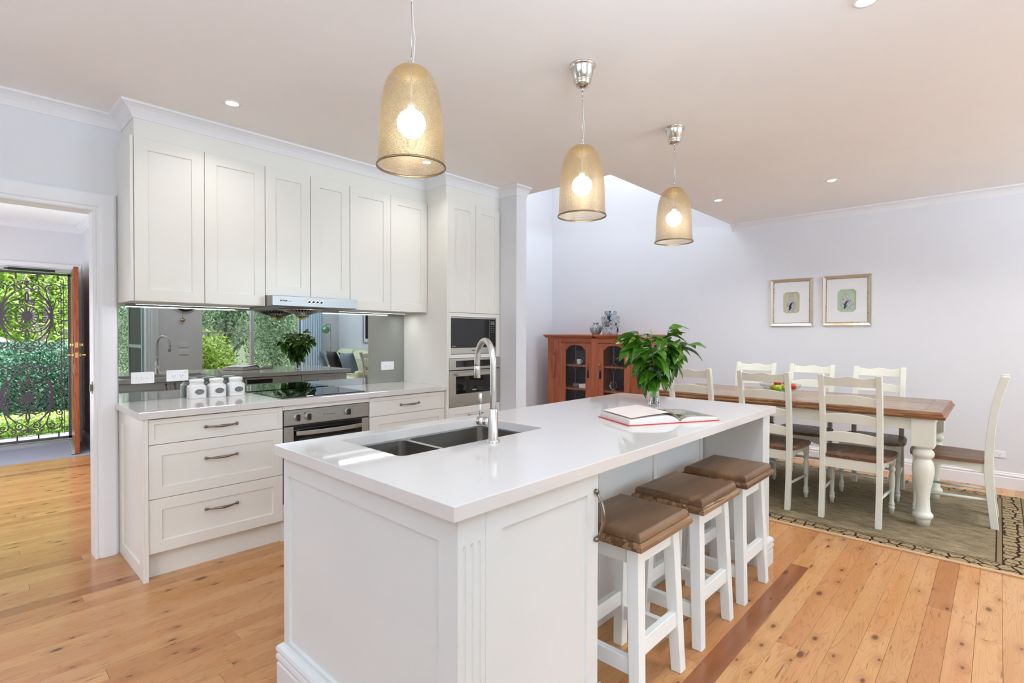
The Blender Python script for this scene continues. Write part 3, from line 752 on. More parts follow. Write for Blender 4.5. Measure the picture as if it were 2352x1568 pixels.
hp.build('door_handle', M['steel'], dr, bevel=.002)
for kx, kz in ((1.489, .779), (1.561, .778), (1.842, .782)):
    k = MB().lathe([(.024, 0), (.024, .003), (.020, .006)], 24, fo(kx, kz, 0), (0, -1, 0), True).build('dial', M['steel'], ov)
    MB().prism(fo, rrect(kx-.0075, kx+.0075, kz-.021, kz+.021, .006), .004, .026).build('knob', M['black'], k, bevel=.003, segs=2)
MB().lathe([(.0045, 0), (.0045, .002), (.0001, .003)], 12, fo(1.537, .803, 0), (0, -1, 0)).build('indicator_lamp', M['black'], ov)
text('lettering', 'Westinghouse', .0115, fo, 1.714, .781, .0004, M['inkg'], ov)
tb = MB()
for a_ in range(24):
    t0, t1 = 2*PI*a_/24, 2*PI*(a_+1)/24
    tb.add([fo(1.668+.0075*math.cos(t0), .781+.0075*math.sin(t0), .0008), fo(1.668+.0075*math.cos(t1), .781+.0075*math.sin(t1), .0008),
            fo(1.668+.0063*math.cos(t1), .781+.0063*math.sin(t1), .0008), fo(1.668+.0063*math.cos(t0), .781+.0063*math.sin(t0), .0008)], [(0, 1, 2, 3)])
tb.build('logo_ring', M['inkg'], ov)
text('logo_letter', 'W', .0085, fo, 1.668, .781, .0004, M['inkg'], ov)
for tx, tz, body in ((1.489, .812, 'TIMER'), (1.561, .812, 'FUNCTION'), (1.842, .815, 'TEMP'), (1.812, .80, '50'), (1.808, .785, '100'), (1.812, .765, '150'), (1.872, .80, '250'), (1.876, .785, '220'), (1.872, .765, '180'), (1.453, .775, '0'), (1.526, .775, 'II'), (1.594, .772, 'I')):
    text('dial_print', body, .0055, fo, tx, tz, .0004, M['inkg'], ov)
MB().box(1.3965, 2.0075, 3.325, 3.342, 0, .139).build('kickboard', M['cab'], ov)
# cooktop
ck = MB().prism(flat, rrect(1.412, 2.012, 3.325, 3.80, .008), .9003, .906).build('cooktop', M['bglass'], bevel=.0012)
tag(ck, 'black glass electric cooktop set on the wall benchtop above the oven', 'cooktop')
zn = MB()
for zx, zy, zr in ((1.55, 3.44, .075), (1.55, 3.66, .09), (1.86, 3.44, .09), (1.86, 3.66, .075)):
    for a_ in range(40):
        t0, t1 = 2*PI*a_/40, 2*PI*(a_+1)/40
        zn.add([(zx+zr*math.cos(t0), zy+zr*math.sin(t0), .9063), (zx+zr*math.cos(t1), zy+zr*math.sin(t1), .9063), (zx+(zr-.0012)*math.cos(t1), zy+(zr-.0012)*math.sin(t1), .9063), (zx+(zr-.0012)*math.cos(t0), zy+(zr-.0012)*math.sin(t0), .9063)], [(0, 1, 2, 3)])
zn.build('zone_rings', M['inkg'], ck)
# canisters
def superell(a, b, n=28, p=4.5):
    P = []
    for k in range(n):
        t = 2*PI*k/n+PI/n; c_, s_ = math.cos(t), math.sin(t)
        P.append((a*math.copysign(abs(c_)**(2/p), c_), b*math.copysign(abs(s_)**(2/p), s_)))
    return P
def loft(mb, rings, smooth=True):
    n = len(rings[0][0]); vs = []
    for P, z in rings: vs += [(x, y_, z) for x, y_ in P]
    fs_ = []
    for k in range(len(rings)-1):
        for i in range(n): fs_.append((k*n+i, k*n+(i+1) % n, (k+1)*n+(i+1) % n, (k+1)*n+i))
    mb.add(vs, fs_, smooth); o = len(mb.v)-len(vs)
    mb.f += [tuple(o+i for i in range(n))[::-1], tuple(o+(len(rings)-1)*n+i for i in range(n))]; mb.s += [False]*2
def canister():
    t = thing('canister', '', 'canister', (0, 0, 0), group='white ceramic canisters on the wall bench')
    b = MB(); a = .050
    rings = [(superell(a-.001, a-.001), 0), (superell(a, a), .002), (superell(a, a), .012), (superell(a-.0015, a-.0015), .014), (superell(a, a), .017), (superell(a, a), .070),
             (superell(a-.002, a-.002, p=4), .078), (superell(a-.010, a-.010, p=3.2), .086), (superell(.040, .040, p=2.2), .0885), (superell(.0385, .0385, p=2), .092), (superell(.0385, .0385, p=2), .102)]
    loft(b, rings); b.build('body', M['wgloss'], t, local=True)
    l = MB().lathe([(.0365, .1005), (.041, .102), (.043, .107), (.0435, .113), (.0415, .120), (.030, .1225), (.0001, .1235)], 36); l.build('lid', M['wgloss'], t, local=True)
    fr = Fr((0, -a, .043), (1, 0, 0), (0, -1, 0))
    e = lambda rx, rz: [(.003+rx*math.cos(2*PI*k/32), rz*math.sin(2*PI*k/32)) for k in range(32)]
    MB().prism(fr, e(.0305, .0215), -.002, .0022).build('badge_frame', M['wgloss'], t, local=True, bevel=.0007)
    MB().prism(fr, e(.0265, .0178), 0, .0028).build('badge', M['badge'], t, local=True)
    # embossed scroll band
    sc_ = MB()
    for k in range(-3, 4):
        P = [(k*.012+.004*math.cos(t_), .031+.0022*math.sin(t_*2)) for t_ in [i*PI/4 for i in range(9)]]
        sc_.bar(fr, P, .0012, -.001, .0007)
    sc_.build('embossed_scroll', M['wgloss'], t, local=True)
    return t
c0 = canister()
for k, (x, lb) in enumerate(((1.055, 'left white square ceramic canister with grey oval badge on the wall bench'), (1.171, 'middle white square ceramic canister with grey oval badge on the wall bench'), (1.289, 'right white square ceramic canister with grey oval badge, nearest the cooktop'))):
    o = c0 if k == 0 else copy_tree(c0)
    o.location = (x, 3.762, .9003); o['label'] = lb

# tall oven unit
TY = 3.245; ft = front(TY)
tu = thing('oven_tower', 'tall white cabinet tower holding the microwave and the steam oven', 'cabinet', (3.0, 3.5, 0))
tb = MB()
tb.box(2.7015, 3.3085, TY+.021, WY-.004, 0, .716).box(2.7015, 3.3085, TY+.021, WY-.004, 1.458, 2.404).box(2.7015, 3.3085, 3.72, WY-.004, .716, 1.458).box(2.724, 3.3045, TY+.021, 3.72, 1.1175, 1.148)
tb.box(2.7015, 2.724, TY+.021, 3.72, .716, 1.458).box(3.3045, 3.3085, TY+.021, 3.72, .716, 1.458)
tb.build('carcass', M['cab'], tu)
MB().box(2.701, 2.721, TY-.001, TY+.03, 0, 2.41).build('side_edge', M['cab'], tu, bevel=.001)
MB().box(2.722, 3.306, TY+.0203, TY+.0212, 1.49, 2.405).build('door_gap', M['gap'], tu)
for a, b in ((2.7225, 3.012), (3.015, 3.3055)):
    MB().shaker(ft, a, b, 1.493, 2.402, th=.020, rail=.062).build('door', M['cab'], tu)
MB().fbox(ft, 2.7225, 3.3055, 1.118, 1.148, -.0195, 0).fbox(ft, 2.7225, 3.3055, 1.4585, 1.490, -.0195, 0).fbox(ft, 2.7225, 2.7405, 1.148, 1.4585, -.0195, 0).fbox(ft, 3.2605, 3.3055, 1.148, 1.4585, -.0195, 0).build('microwave_surround', M['cab'], tu)
d = MB().shaker(ft, 2.7225, 3.3055, .445, .716, th=.02, rail=.06).build('drawer', M['cab'], tu)
handle(ft, 3.015, .637, .145, d)
d = MB().shaker(ft, 2.7225, 3.3055, .14, .442, th=.02, rail=.06).build('drawer', M['cab'], tu)
MB().box(2.7015, 3.309, TY+.055, TY+.07, 0, .139).build('kickboard', M['cab'], tu)
# microwave
mw = thing('microwave', 'built-in black and stainless microwave above the steam oven', 'microwave', (3.0, 3.4, 1.15))
fm = front(TY+.004)
MB().box(2.745, 3.258, TY+.02, 3.68, 1.149, 1.455).build('housing', M['black'], mw)
MB().rect(fm, 2.745, 3.258, 1.206, 1.446, [(0, -.02), (0, -.002), (.002, 0)]).build('front_glass', M['bglass'], mw)
MB().rect(fm, 2.745, 3.258, 1.152, 1.204, [(0, -.02), (0, -.002), (.002, 0)]).build('lower_trim', M['steel'], mw)
MB().rect(fm, 2.745, 3.258, 1.4465, 1.4545, [(0, -.02), (0, 0)]).build('top_trim', M['steel'], mw)
MB().fbox(fm, 3.180, 3.1815, 1.208, 1.444, 0, .0008).build('panel_line', M['steel'], mw)
MB().fbox(fm, 3.192, 3.245, 1.398, 1.428, 0, .0008).build('display', M['inkg'], mw)
kp = MB()
for r_ in range(4):
    for c_ in range(2): kp.fbox(fm, 3.194+c_*.030, 3.214+c_*.030, 1.383-r_*.018, 1.387-r_*.018, 0, .0006)
kp.build('key_markings', M['inkg'], mw)
i_ = 0
for r_ in range(4):
    for c_ in range(3):
        body = ('1', '2', '3', '4', '5', '6', '7', '8', '9', '*', '0', '#')[i_]; i_ += 1
        text('key_print', body, .009, fm, 3.200+c_*.018, 1.305-r_*.020, .0004, M['inkg'], mw)
text('lettering', 'Panasonic', .014, fm, 3.0, 1.180, .0004, M['ink'], mw, bold=.0003)
text('door_print', 'Inverter', .013, fm, 2.776, 1.216, .0004, M['inkw'], mw, italic=.2)
# steam oven
st = thing('steam_oven', 'built-in stainless steam oven with bar handle below the microwave', 'oven', (3.0, 3.4, .72))
fo2 = front(TY-.004)
MB().box(2.73, 3.30, TY+.002, 3.7, .7185, 1.1165).build('housing', M['gap'], st)
MB().rect(fo2, 2.7235, 3.3045, 1.022, 1.1155, [(0, -.018), (0, -.001), (.001, 0)]).build('control_panel', M['steel'], st)
MB().fbox(fo2, 2.792, 3.235, 1.043, 1.097, 0, .0012).build('display_glass', M['bglass'], st)
dd = MB().rect(fo2, 2.7235, 3.3045, .720, 1.014, [(0, -.018), (0, -.001), (.001, 0)]).build('oven_door', M['steel'], st)
MB().fbox(fo2, 2.792, 3.235, .823, .968, 0, .0012).build('door_glass', M['bglass'], dd)
hb_ = MB().fbox(fo2, 2.792, 3.235, .976, 1.002, .026, .040)
hb_.fbox(fo2, 2.80, 2.815, .98, .998, 0, .028).fbox(fo2, 3.212, 3.227, .98, .998, 0, .028)
hb_.build('door_handle', M['steel'], dd, bevel=.0015)
text('lettering', 'ROBAM', .013, fo2, 2.995, .848, .0014, M['inkw'], st, italic=.2, bold=.0004)
text('display_print', '0  0  0     88:88     0  0', .014, fo2, 3.01, 1.070, .0014, M['inkg'], st)

# ================================================================== ISLAND
IX0, IX1, IY0, IY1 = .808, 3.250, .944, 1.968
SX0, SX1, SY0, SY1 = 1.022, 1.776, 1.467, 1.880
def slab_with_hole(z0, z1):
    bm_ = MB(); r = .022
    inner = rrect(SX0, SX1, SY0, SY1, r, 5); n = len(inner)
    outer = []
    for (x, y_) in inner:   # radial projection to outer rectangle per side
        cxm, cym = (SX0+SX1)/2, (SY0+SY1)/2
        dx_, dy_ = x-cxm, y_-cym
        if abs(dx_)/(SX1-SX0) > abs(dy_)/(SY1-SY0)-1e-9:
            X = IX1 if dx_ > 0 else IX0; Y = y_
        else: X = x; Y = IY1 if dy_ > 0 else IY0
        outer.append((X, Y))
    def top(z):
        vs = [(x, y_, z) for x, y_ in inner]+[(x, y_, z) for x, y_ in outer]+[(IX1, IY0, z), (IX1, IY1, z), (IX0, IY1, z), (IX0, IY0, z)]
        return vs
    fs_ = []; 
    corners = {(1, 0): 2*n, (1, 1): 2*n+1, (0, 1): 2*n+2, (0, 0): 2*n+3}
    for i in range(n):
        j = (i+1) % n; a, b = outer[i], outer[j]
        if abs(a[0]-b[0]) < 1e-9 or abs(a[1]-b[1]) < 1e-9: fs_.append((i, j, n+j, n+i))
        else:
            X = a[0] if a[0] in (IX0, IX1) else b[0]; Y = a[1] if a[1] in (IY0, IY1) else b[1]
            fs_.append((i, j, n+j, corners[(1 if X == IX1 else 0, 1 if Y == IY1 else 0)], n+i))
    V1 = top(z1); V0 = top(z0); k = len(V1)
    F1 = fs_; F0 = [tuple(i+k for i in f[::-1]) for f in fs_]
    side = [(i, (i+1) % n, (i+1) % n+k, i+k) for i in range(n)]
    ring = [2*n+3, 2*n, 2*n+1, 2*n+2]
    # outer boundary loop in order
    loop = []
    for i in range(n):
        j = (i+1) % n; loop.append(n+i); a, b = outer[i], outer[j]
        if not (abs(a[0]-b[0]) < 1e-9 or abs(a[1]-b[1]) < 1e-9):
            X = a[0] if a[0] in (IX0, IX1) else b[0]; Y = a[1] if a[1] in (IY0, IY1) else b[1]
            loop.append(corners[(1 if X == IX1 else 0, 1 if Y == IY1 else 0)])
    side2 = [(loop[i], loop[(i+1) % len(loop)], loop[(i+1) % len(loop)]+k, loop[i]+k) for i in range(len(loop))]
    bm_.add(V1+V0, F1+F0+side+side2)
    return bm_
it = slab_with_hole(.860, .9).build('benchtop', M['stone'], bevel=.0022, segs=2)
tag(it, 'large white stone island benchtop with undermount sink cut-out', 'benchtop')
isl = thing('kitchen_island', 'white panelled kitchen island with fluted corners and stool recess', 'kitchen island', (2.0, 1.45, 0))
BX0, BX1, BY0, BY1 = .835, 3.200, .962, 1.950; ZT = .8597
body = MB().box(BX0+.02, 1.445, BY0+.021, BY1-.021, .02, ZT).box(1.445, BX1-.02, 1.318, BY1-.021, .02, .66).box(1.80, BX1-.02, 1.318, BY1-.021, .66, ZT).box(1.445, 1.80, 1.318, 1.455, .66, ZT)
# leave the sink volume free
body = MB().box(BX0+.02, 1.445, BY0+.021, BY1-.021, .02, .60).box(1.445, BX1-.02, 1.318, BY1-.021, .02, .60)
body.box(BX0+.02, 1.445, BY0+.021, 1.455, .60, ZT).box(1.445, 1.80, 1.318, 1.455, .60, ZT).box(1.80, BX1-.02, 1.318, BY1-.021, .60, ZT)
body.box(BX0+.02, 1.01, 1.455, BY1-.021, .60, ZT).box(1.01, 1.80, 1.892, BY1-.021, .60, ZT)
body.build('carcass', M['isl'], isl)
# end panel facing the doorway
MB().shaker(westf(BX0), BY0+.004, BY1-.004, .0, ZT, th=.02, rail=.073, rec=.009).build('end_panel', M['isl'], isl)
ep = [o for o in C.objects if o.name.startswith('end_panel')][-1]
# overwrite: rails differ (top .07, bottom .168)
me = MB().rect(westf(BX0), BY0+.004, BY1-.004, .0, ZT, [(0, -.02), (0, 0)], capb=False)
u0, u1, v0, v1 = 1.036, 1.909, .168, .787
f_ = westf(BX0)
vs = [f_(a, b, 0) for a, b in ((BY0+.004, 0), (BY1-.004, 0), (BY1-.004, ZT), (BY0+.004, ZT))]+[f_(a, b, 0) for a, b in ((u0, v0), (u1, v0), (u1, v1), (u0, v1))]+[f_(a, b, -.009) for a, b in ((u0+.004, v0+.004), (u1-.004, v0+.004), (u1-.004, v1-.004), (u0+.004, v1-.004))]
me.add(vs, [(0, 1, 5, 4), (1, 2, 6, 5), (2, 3, 7, 6), (3, 0, 4, 7), (4, 5, 9, 8), (5, 6, 10, 9), (6, 7, 11, 10), (7, 4, 8, 11), (8, 9, 10, 11)])
ep.data = me.mesh('end_panel', M['isl'], off=wloc(isl))
# fluted pilasters
def pilaster(fr, u0, u1, z0, z1, parent, name='pilaster', flutes=3):
    mb = MB(); wd = u1-u0; n = 5
    us = [u0]; prof = [(u0, 0)]
    pitch_ = wd*.27; fw = wd*.12
    for k in range(flutes):
        c_ = (u0+u1)/2+(k-(flutes-1)/2)*pitch_
        prof.append((c_-fw/2, 0))
        for i in range(1, n): a = PI*i/n; prof.append((c_-fw/2*math.cos(a), -.004*math.sin(a)))
        prof.append((c_+fw/2, 0))
    prof.append((u1, 0))
    zf0, zf1 = z0+.17, z1-.085
    # plain above and below, fluted between
    rows = [(z0, 0), (zf0-.012, 0), (zf0, 1), (zf1, 1), (zf1+.012, 0), (z1, 0)]
    vs = []
    for z, k in rows: vs += [fr(a, z, w_*k) for a, w_ in prof]
    m_ = len(prof); fs_ = []
    for r_ in range(len(rows)-1):
        for i in range(m_-1): fs_.append((r_*m_+i, r_*m_+i+1, (r_+1)*m_+i+1, (r_+1)*m_+i))
    mb.add(vs, fs_)
    mb.fbox(fr, u0+.0215, u1-.001, z0, z1, -.02, -.0045) if u0 < 1 else mb.fbox(fr, u0+.001, u1-.0215, z0, z1, -.02, -.0045)
    mb.fbox(fr, u0, u0+.001, z0, z1, -.0038, -.0002).fbox(fr, u1-.001, u1, z0, z1, -.0038, -.0002)
    return mb.build(name, M['isl'], parent)
pilaster(front(BY0), BX0, .929, 0, ZT, isl)
pilaster(front(BY0), 3.096, BX1, 0, ZT, isl)
pilaster(backf(BY1), BX0, .929, 0, ZT, isl)
pilaster(backf(BY1), 3.096, BX1, 0, ZT, isl)
# cupboard door on the stool side
MB().box(.93, 1.447, BY0+.0202, BY0+.022, .02, ZT-.002).build('door_gap', M['gap'], isl)
dr = MB().shaker(front(BY0), .9305, 1.4465, .012, ZT-.002, th=.02, rail=.062, rec=.008).build('cupboard_door', M['isl'], isl)
handle(front(BY0), 1.426, .7215, .148, dr, vertical=True)
# recess back panels
rb = 1.318
for a, b in ((1.4455, 2.482), (2.482, 3.078)):
    pass
MB().box(1.4455, 3.079, rb, rb+.002, .0, ZT).build('recess_backing', M['isl'], isl)
for a, b in ((1.447, 1.955), (1.957, 2.503), (2.505, 3.0785)):
    MB().shaker(front(rb-.018), a, b, .0, ZT-.001, th=.018, rail=.038, rec=.007).build('back_panel', M['isl'], isl)
# far end: thick leg panel with inner shaker face
MB().box(3.091, BX1-.0205, BY0+.0205, rb+.02, 0, ZT).build('end_leg', M['isl'], isl)
MB().shaker(westf(3.0905), BY0+.001, rb-.018, .0, ZT-.001, th=.012, rail=.055, rec=.007).build('inner_panel', M['isl'], isl)
MB().shaker(eastf(BX1), BY0+.004, BY1-.004, .0, ZT, th=.02, rail=.075, rec=.009).build('end_panel', M['isl'], isl)
# base mouldings
bprof = [(0, 0), (.020, 0), (.020, .078), (.016, .082), (.016, .086), (.021, .092), (.023, .102), (.021, .112), (.015, .117), (.015, .120), (.022, .124), (.023, .132), (.019, .142), (.010, .150), (0, .154)]
MB().sweep(fxy(0), [(1.46, BY0-0), (BX0, BY0), (BX0, BY1), (BX1, BY1), (BX1, BY0), (3.0905, BY0)][::1], bprof if False else bprof).build('base_moulding', M['isl'], isl)
# kitchen side
fk = backf(BY1)
MB().box(.93, 3.095, BY1-.022, BY1-.0202, .14, ZT-.004).build('kitchen_gap', M['gap'], isl)
for a, b, hx in ((.9305, 1.379, 1.345), (1.382, 1.84, 1.416)):
    d = MB().shaker(fk, a, b, .16, ZT-.004, th=.02, rail=.062).build('cupboard_door', M['isl'], isl)
    handle(fk, hx, .76, .148, d, vertical=True)
d = MB().shaker(fk, 1.843, 2.04, .16, ZT-.004, th=.02, rail=.05).build('cupboard_door', M['isl'], isl)
for z0, z1, hz in ((.70, ZT-.004, .785), (.43, .697, .62), (.16, .427, .33)):
    d = MB().shaker(fk, 2.653, 3.094, z0, z1, th=.02, rail=.055 if z1-z0 > .2 else .03).build('drawer', M['isl'], isl)
    handle(fk, 2.76, hz, .15, d)
dw = thing('dishwasher', 'stainless dishwasher with dark display in the island, facing the cooktop', 'dishwasher', (2.35, 1.9, 0))
MB().rect(fk, 2.045, 2.648, .16, ZT-.006, [(0, -.018), (0, 0), (.002, .003)]).build('door', M['steel'], dw)
MB().fbox(fk, 2.07, 2.33, .79, .835, .003, .0045).build('display', M['bglass'], dw)
MB().fbox(fk, 2.10, 2.60, .755, .772, .003, .02).build('handle', M['steel'], dw, bevel=.003)

# sink
sk = thing('sink', 'stainless double bowl undermount sink in the island benchtop', 'sink', (1.40, 1.67, .70))
def bowl(x0, x1, y0, y1, zt_, zb_, r=.03):
    mb = MB(); rings = []
    for ins, z in ((0, zt_), (.004, zb_+.03), (.010, zb_+.012), (.024, zb_+.002), (.05, zb_)):
        rings.append((rrect(x0+ins, x1-ins, y0+ins, y1-ins, max(.008, r-ins*.2), 5), z))
    n = len(rings[0][0]); vs = []
    for P, z in rings: vs += [(x, y_, z) for x, y_ in P]
    fs_ = []
    for k in range(len(rings)-1):
        for i in range(n): fs_.append((k*n+i, k*n+(i+1) % n, (k+1)*n+(i+1) % n, (k+1)*n+i))
    mb.add(vs, fs_, True); mb.add([(x, y_, zb_) for x, y_ in rings[-1][0]], [tuple(range(n))])
    return mb
ZL = .8595
for x0, x1 in ((SX0-.004, 1.322), (1.346, SX1+.004)):
    b = bowl(x0, x1, SY0-.004, SY1+.004, ZL-.006, .665).build('bowl', M['sink'], sk)
    MB().lathe([(.0001, .6665), (.018, .6665), (.030, .669), (.042, .6675), (.043, .6655)], 24, ((x0+x1)/2, 1.70, 0)).build('drain', M['chrome'], b)
MB().box(1.322, 1.346, SY0-.004, SY1+.004, ZL-.03, ZL-.006).build('divider', M['steel_v'], sk, bevel=.003, segs=2)
# tap
tp = thing('kitchen_mixer', 'brushed stainless gooseneck mixer tap standing beside the island sink', 'tap', (1.40, 1.408, .9003))
T0 = Vector((1.40, 1.408, .9003)); dirv = Vector((.07, .165, 0)); reach = dirv.length; dn = dirv.normalized()
MB().lathe([(.0245, 0), (.0245, .008), (.0235, .010), (.0185, .010), (.0185, .126), (.017, .128), (.012, .128)], 32, T0).build('body', M['steel_v'], tp)
P = [T0+Vector((0, 0, .12)), T0+Vector((0, 0, .20)), T0+Vector((0, 0, .295))]
rad_ = reach/2; cz_ = .295
for i in range(1, 15):
    a = PI*i/14; P.append(T0+dn*(rad_-rad_*math.cos(a))+Vector((0, 0, cz_+rad_*1.02*math.sin(a))))
P.append(T0+dn*reach+Vector((0, 0, .282)))
MB().tube(P, .0122, 20).build('spout', M['steel_v'], tp)
MB().lathe([(.0118, 0), (.0135, .001), (.0130, .048), (.0122, .050)], 24, T0+dn*reach+Vector((0, 0, .232)), (0, 0, 1), True).build('spray_head', M['steel_v'], tp)
side = Vector((-.25, .97, 0)).normalized()
hk = MB().cyl(T0+side*.015+Vector((0, 0, .078)), T0+side*.038+Vector((0, 0, .078)), .0165, .0165, 24)
hk.cyl(T0+side*.040+Vector((0, 0, .078)), T0+side*.068+Vector((0, 0, .078)), .0165, .0165, 24).cyl(T0+side*.036+Vector((0, 0, .078)), T0+side*.042+Vector((0, 0, .078)), .0145, .0145, 20)
hk.build('cartridge', M['steel_v'], tp)
MB().cyl(T0+side*.058+Vector((0, 0, .09)), T0+side*.058+Vector((0, 0, .15)), .0045, .0045, 12).cyl(T0+side*.058+Vector((0, 0, .146)), T0+side*.058+Vector((0, 0, .185)), .0075, .0075, 16).build('lever', M['steel_v'], tp)

# ================================================================== LAMPS
def downlight(x, y, label, power=9, z=CZ, spot=True):
    t = thing('downlight', label, 'light', (x, y, z), group='recessed ceiling downlights')
    MB().lathe([(.030, -.001), (.034, -.004), (.043, -.004), (.046, -.001), (.046, .0), (.030, .0)], 32).build('trim_ring', M['wgloss'], t, local=True)
    MB().lathe([(.0001, -.0022), (.022, -.0022), (.030, -.0012)], 24).build('lens', M['led'], t, local=True)
    area('lamp', (0, 0, -.012), (0, 0, 0), .055, .055, power, (1, .95, .88), t, spread=130, shape='DISK')
for x, y, lb, pw in ((1.057, 3.12, 'round recessed downlight in the ceiling in front of the left wall cupboards', 1.6), (2.40, 3.12, 'round recessed downlight in the ceiling above the cooktop bench, hidden behind nearest pendant', 1.4),
                 (4.948, 1.963, 'round recessed downlight near the ceiling edge over the dining table, left of the two', 6), (4.943, 1.025, 'round recessed downlight over the dining table, right of the two', 6),
                 (2.385, .385, 'round recessed downlight in the ceiling on the stool side of the island', 6)):
    downlight(x, y, lb, pw)
downlight(4.9, -.4, 'added unseen downlight in the ceiling beyond the right-hand head of the table', 6)  # out of view, added for more ceiling light
downlight(4.0, -2.2, 'added unseen downlight in the middle of the lounge ceiling', 8)  # unseen fitting added to light the lounge
downlight(.45, 6.2, 'added unseen downlight in the hall ceiling near the front door', 6)  # unseen fitting added as fill for the hall

def pendant():
    t = thing('pendant_lamp', '', 'lamp', (0, 0, 0), group='pierced metal pendant lamps over the island')
    z0 = 1.875   # rim height; geometry local with z=0 at rim
    cz = CZ-z0
    MB().lathe([(.0605, cz), (.0625, cz-.004), (.060, cz-.010), (.056, cz-.013), (.054, cz-.02), (.042, cz-.072), (.0395, cz-.074), (.041, cz-.078), (.0395, cz-.083), (.037, cz-.085), (.038, cz-.089), (.030, cz-.098), (.012, cz-.1005), (.0001, cz-.1005)], 40).build('ceiling_canopy', M['nickel'], t, local=True)
    h = MB(); h.cyl((0, 0, cz-.100), (0, 0, cz-.122), .0055, .0045, 10)
    h.tube([(0, .0, cz-.122), (.006, 0, cz-.130), (0, 0, cz-.142), (-.006, 0, cz-.130), (0, 0, cz-.122)], .0016, 6)
    h.cyl((0, 0, cz-.142), (0, 0, cz-.166), .0026, .0022, 8); h.build('cable_clamp', M['nickel'], t, local=True)
    MB().tube([(0, 0, cz-.16), (0, 0, .356)], .0013, 6).build('cable', M['nickel'], t, local=True)
    MB().tube([(.002, 0, cz-.15), (.010, 0, cz-.25), (.016, 0, .44), (.008, 0, .35), (.003, 0, .336)], .0011, 6).build('flex', M['stem'] if False else M['wplast'], t, local=True)
    MB().tube([(-.010, 0, .336), (-.009, 0, .350), (0, 0, .357), (.009, 0, .350), (.010, 0, .336)], .0028, 8).cyl((0, 0, .356), (0, 0, .374), .0026, .002, 8).build('hanging_loop', M['nickel'], t, local=True)
    P = [(.1135, 0), (.1105, .018), (.1085, .05), (.1075, .10), (.1050, .16), (.1000, .21), (.0925, .25), (.081, .285), (.064, .312), (.044, .328), (.022, .3355), (.0001, .337)]
    prof = []
    for i in range(len(P)-1):       # smooth by subdivision
        a, b = Vector(P[i]), Vector(P[i+1]); prof += [a, (a+b)/2]
    prof.append(Vector(P[-1]))
    sh = MB().lathe([tuple(q) for q in prof], 56).build('shade', M['shade'], t, local=True, fix=False)
    rm = MB().lathe([(.1125, -.002), (.1155, -.002), (.1165, .0015), (.1155, .005), (.1120, .005), (.1125, -.002)], 56).build('rim', M['rimm'], sh, local=True)
    g = MB().ball((0, 0, .145), .048, 24, 16); g.build('globe', M['globe'], t, local=True)
    MB().cyl((0, 0, .188), (0, 0, .215), .014, .014, 16).cyl((0, 0, .21), (0, 0, .335), .003, .003, 8).build('lamp_holder', M['wplast'], t, local=True)
    l = bpy.data.lights.new('bulb', 'POINT'); l.energy = 6; l.color = (1, .84, .60); l.shadow_soft_size = .05
    lo = bpy.data.objects.new('bulb', l); C.objects.link(lo); lo.parent = t; lo.location = (0, 0, .145)
    return t
p0 = pendant()
for k, (x, y, lb) in enumerate(((1.055, 1.455, 'nearest and largest-looking pierced metal bell pendant lamp over the island sink'), (2.043, 1.459, 'middle pierced metal bell pendant lamp over the island'), (3.038, 1.477, 'farthest pierced metal bell pendant lamp, over the far end of the island'))):
    o = p0 if k == 0 else copy_tree(p0)
    o.location = (x, y, 1.875 if k < 2 else 1.885); o['label'] = lb
for o in bpy.data.objects:
    if o.name.startswith('ceiling_canopy') and o.parent and abs(o.parent.location.z-1.885) < 1e-4: o.location.z = -.010

# ================================================================== STOOLS
def stool():
    t = thing('bar_stool', '', 'stool', (0, 0, 0), group='white bar stools with timber seats at the island')
    zt = .628
    s1 = MB().rect(Fr((0, 0, 0), (1, 0, 0), (0, 0, 1), (0, 1, 0)), -.201, .201, -.167, .167, [(.010, .571), (.003, .573), (0, .579), (0, .590), (.003, .597), (.009, .601), (.012, .602)])
    s1.build('seat_base', M['seatb'], t, local=True)
    s2 = MB().rect(Fr((0, 0, 0), (1, 0, 0), (0, 0, 1), (0, 1, 0)), -.188, .188, -.154, .154, [(.002, .6015), (0, .604), (0, .617), (.002, .623), (.006, .628), (.011, .6305), (.013, .631)])
    s2.build('seat', M['seatx'], t, local=True)
    ft_ = .023; tx, ty, bx, by = .132, .106, .158, .131
    L = []
    for sx in (-1, 1):
        for sy in (-1, 1):
            mb = MB(); top = Vector((sx*tx, sy*ty, .5725)); bot = Vector((sx*bx, sy*by, 0)); vs = []
            for p, k in ((bot, .021), (top, .024)):
                vs += [p+Vector((a*k, b*k, 0)) for a, b in ((-1, -1), (1, -1), (1, 1), (-1, 1))]
            mb.add(vs, [(0, 3, 2, 1), (4, 5, 6, 7), (0, 1, 5, 4), (1, 2, 6, 5), (2, 3, 7, 6), (3, 0, 4, 7)])
            mb.build('leg', M['white_t'], t, local=True, bevel=.002)
    def at(sx, sy, z): k = z/.578; return Vector((sx*(bx+(tx-bx)*k), sy*(by+(ty-by)*k), z))
    for sy in (-1, 1):
        a = at(-1, sy, .54); b = at(1, sy, .54)
        MB().box(a.x, b.x, a.y-.011, a.y+.011, .500, .572).build('apron', M['white_t'], t, local=True, bevel=.0015)
        a = at(-1, sy, .215); b = at(1, sy, .215)
        MB().box(a.x+.01, b.x-.01, a.y-.013, a.y+.013, .180, .240).build('stretcher', M['white_t'], t, local=True, bevel=.0015)
    for sx in (-1, 1):
        a = at(sx, -1, .54); b = at(sx, 1, .54)
        MB().box(a.x-.011, a.x+.011, a.y, b.y, .500, .572).build('apron', M['white_t'], t, local=True, bevel=.0015)
        a = at(sx, -1, .14); b = at(sx, 1, .14)
        MB().box(a.x-.013, a.x+.013, a.y+.01, b.y-.01, .118, .176).build('stretcher', M['white_t'], t, local=True, bevel=.0015)
    return t
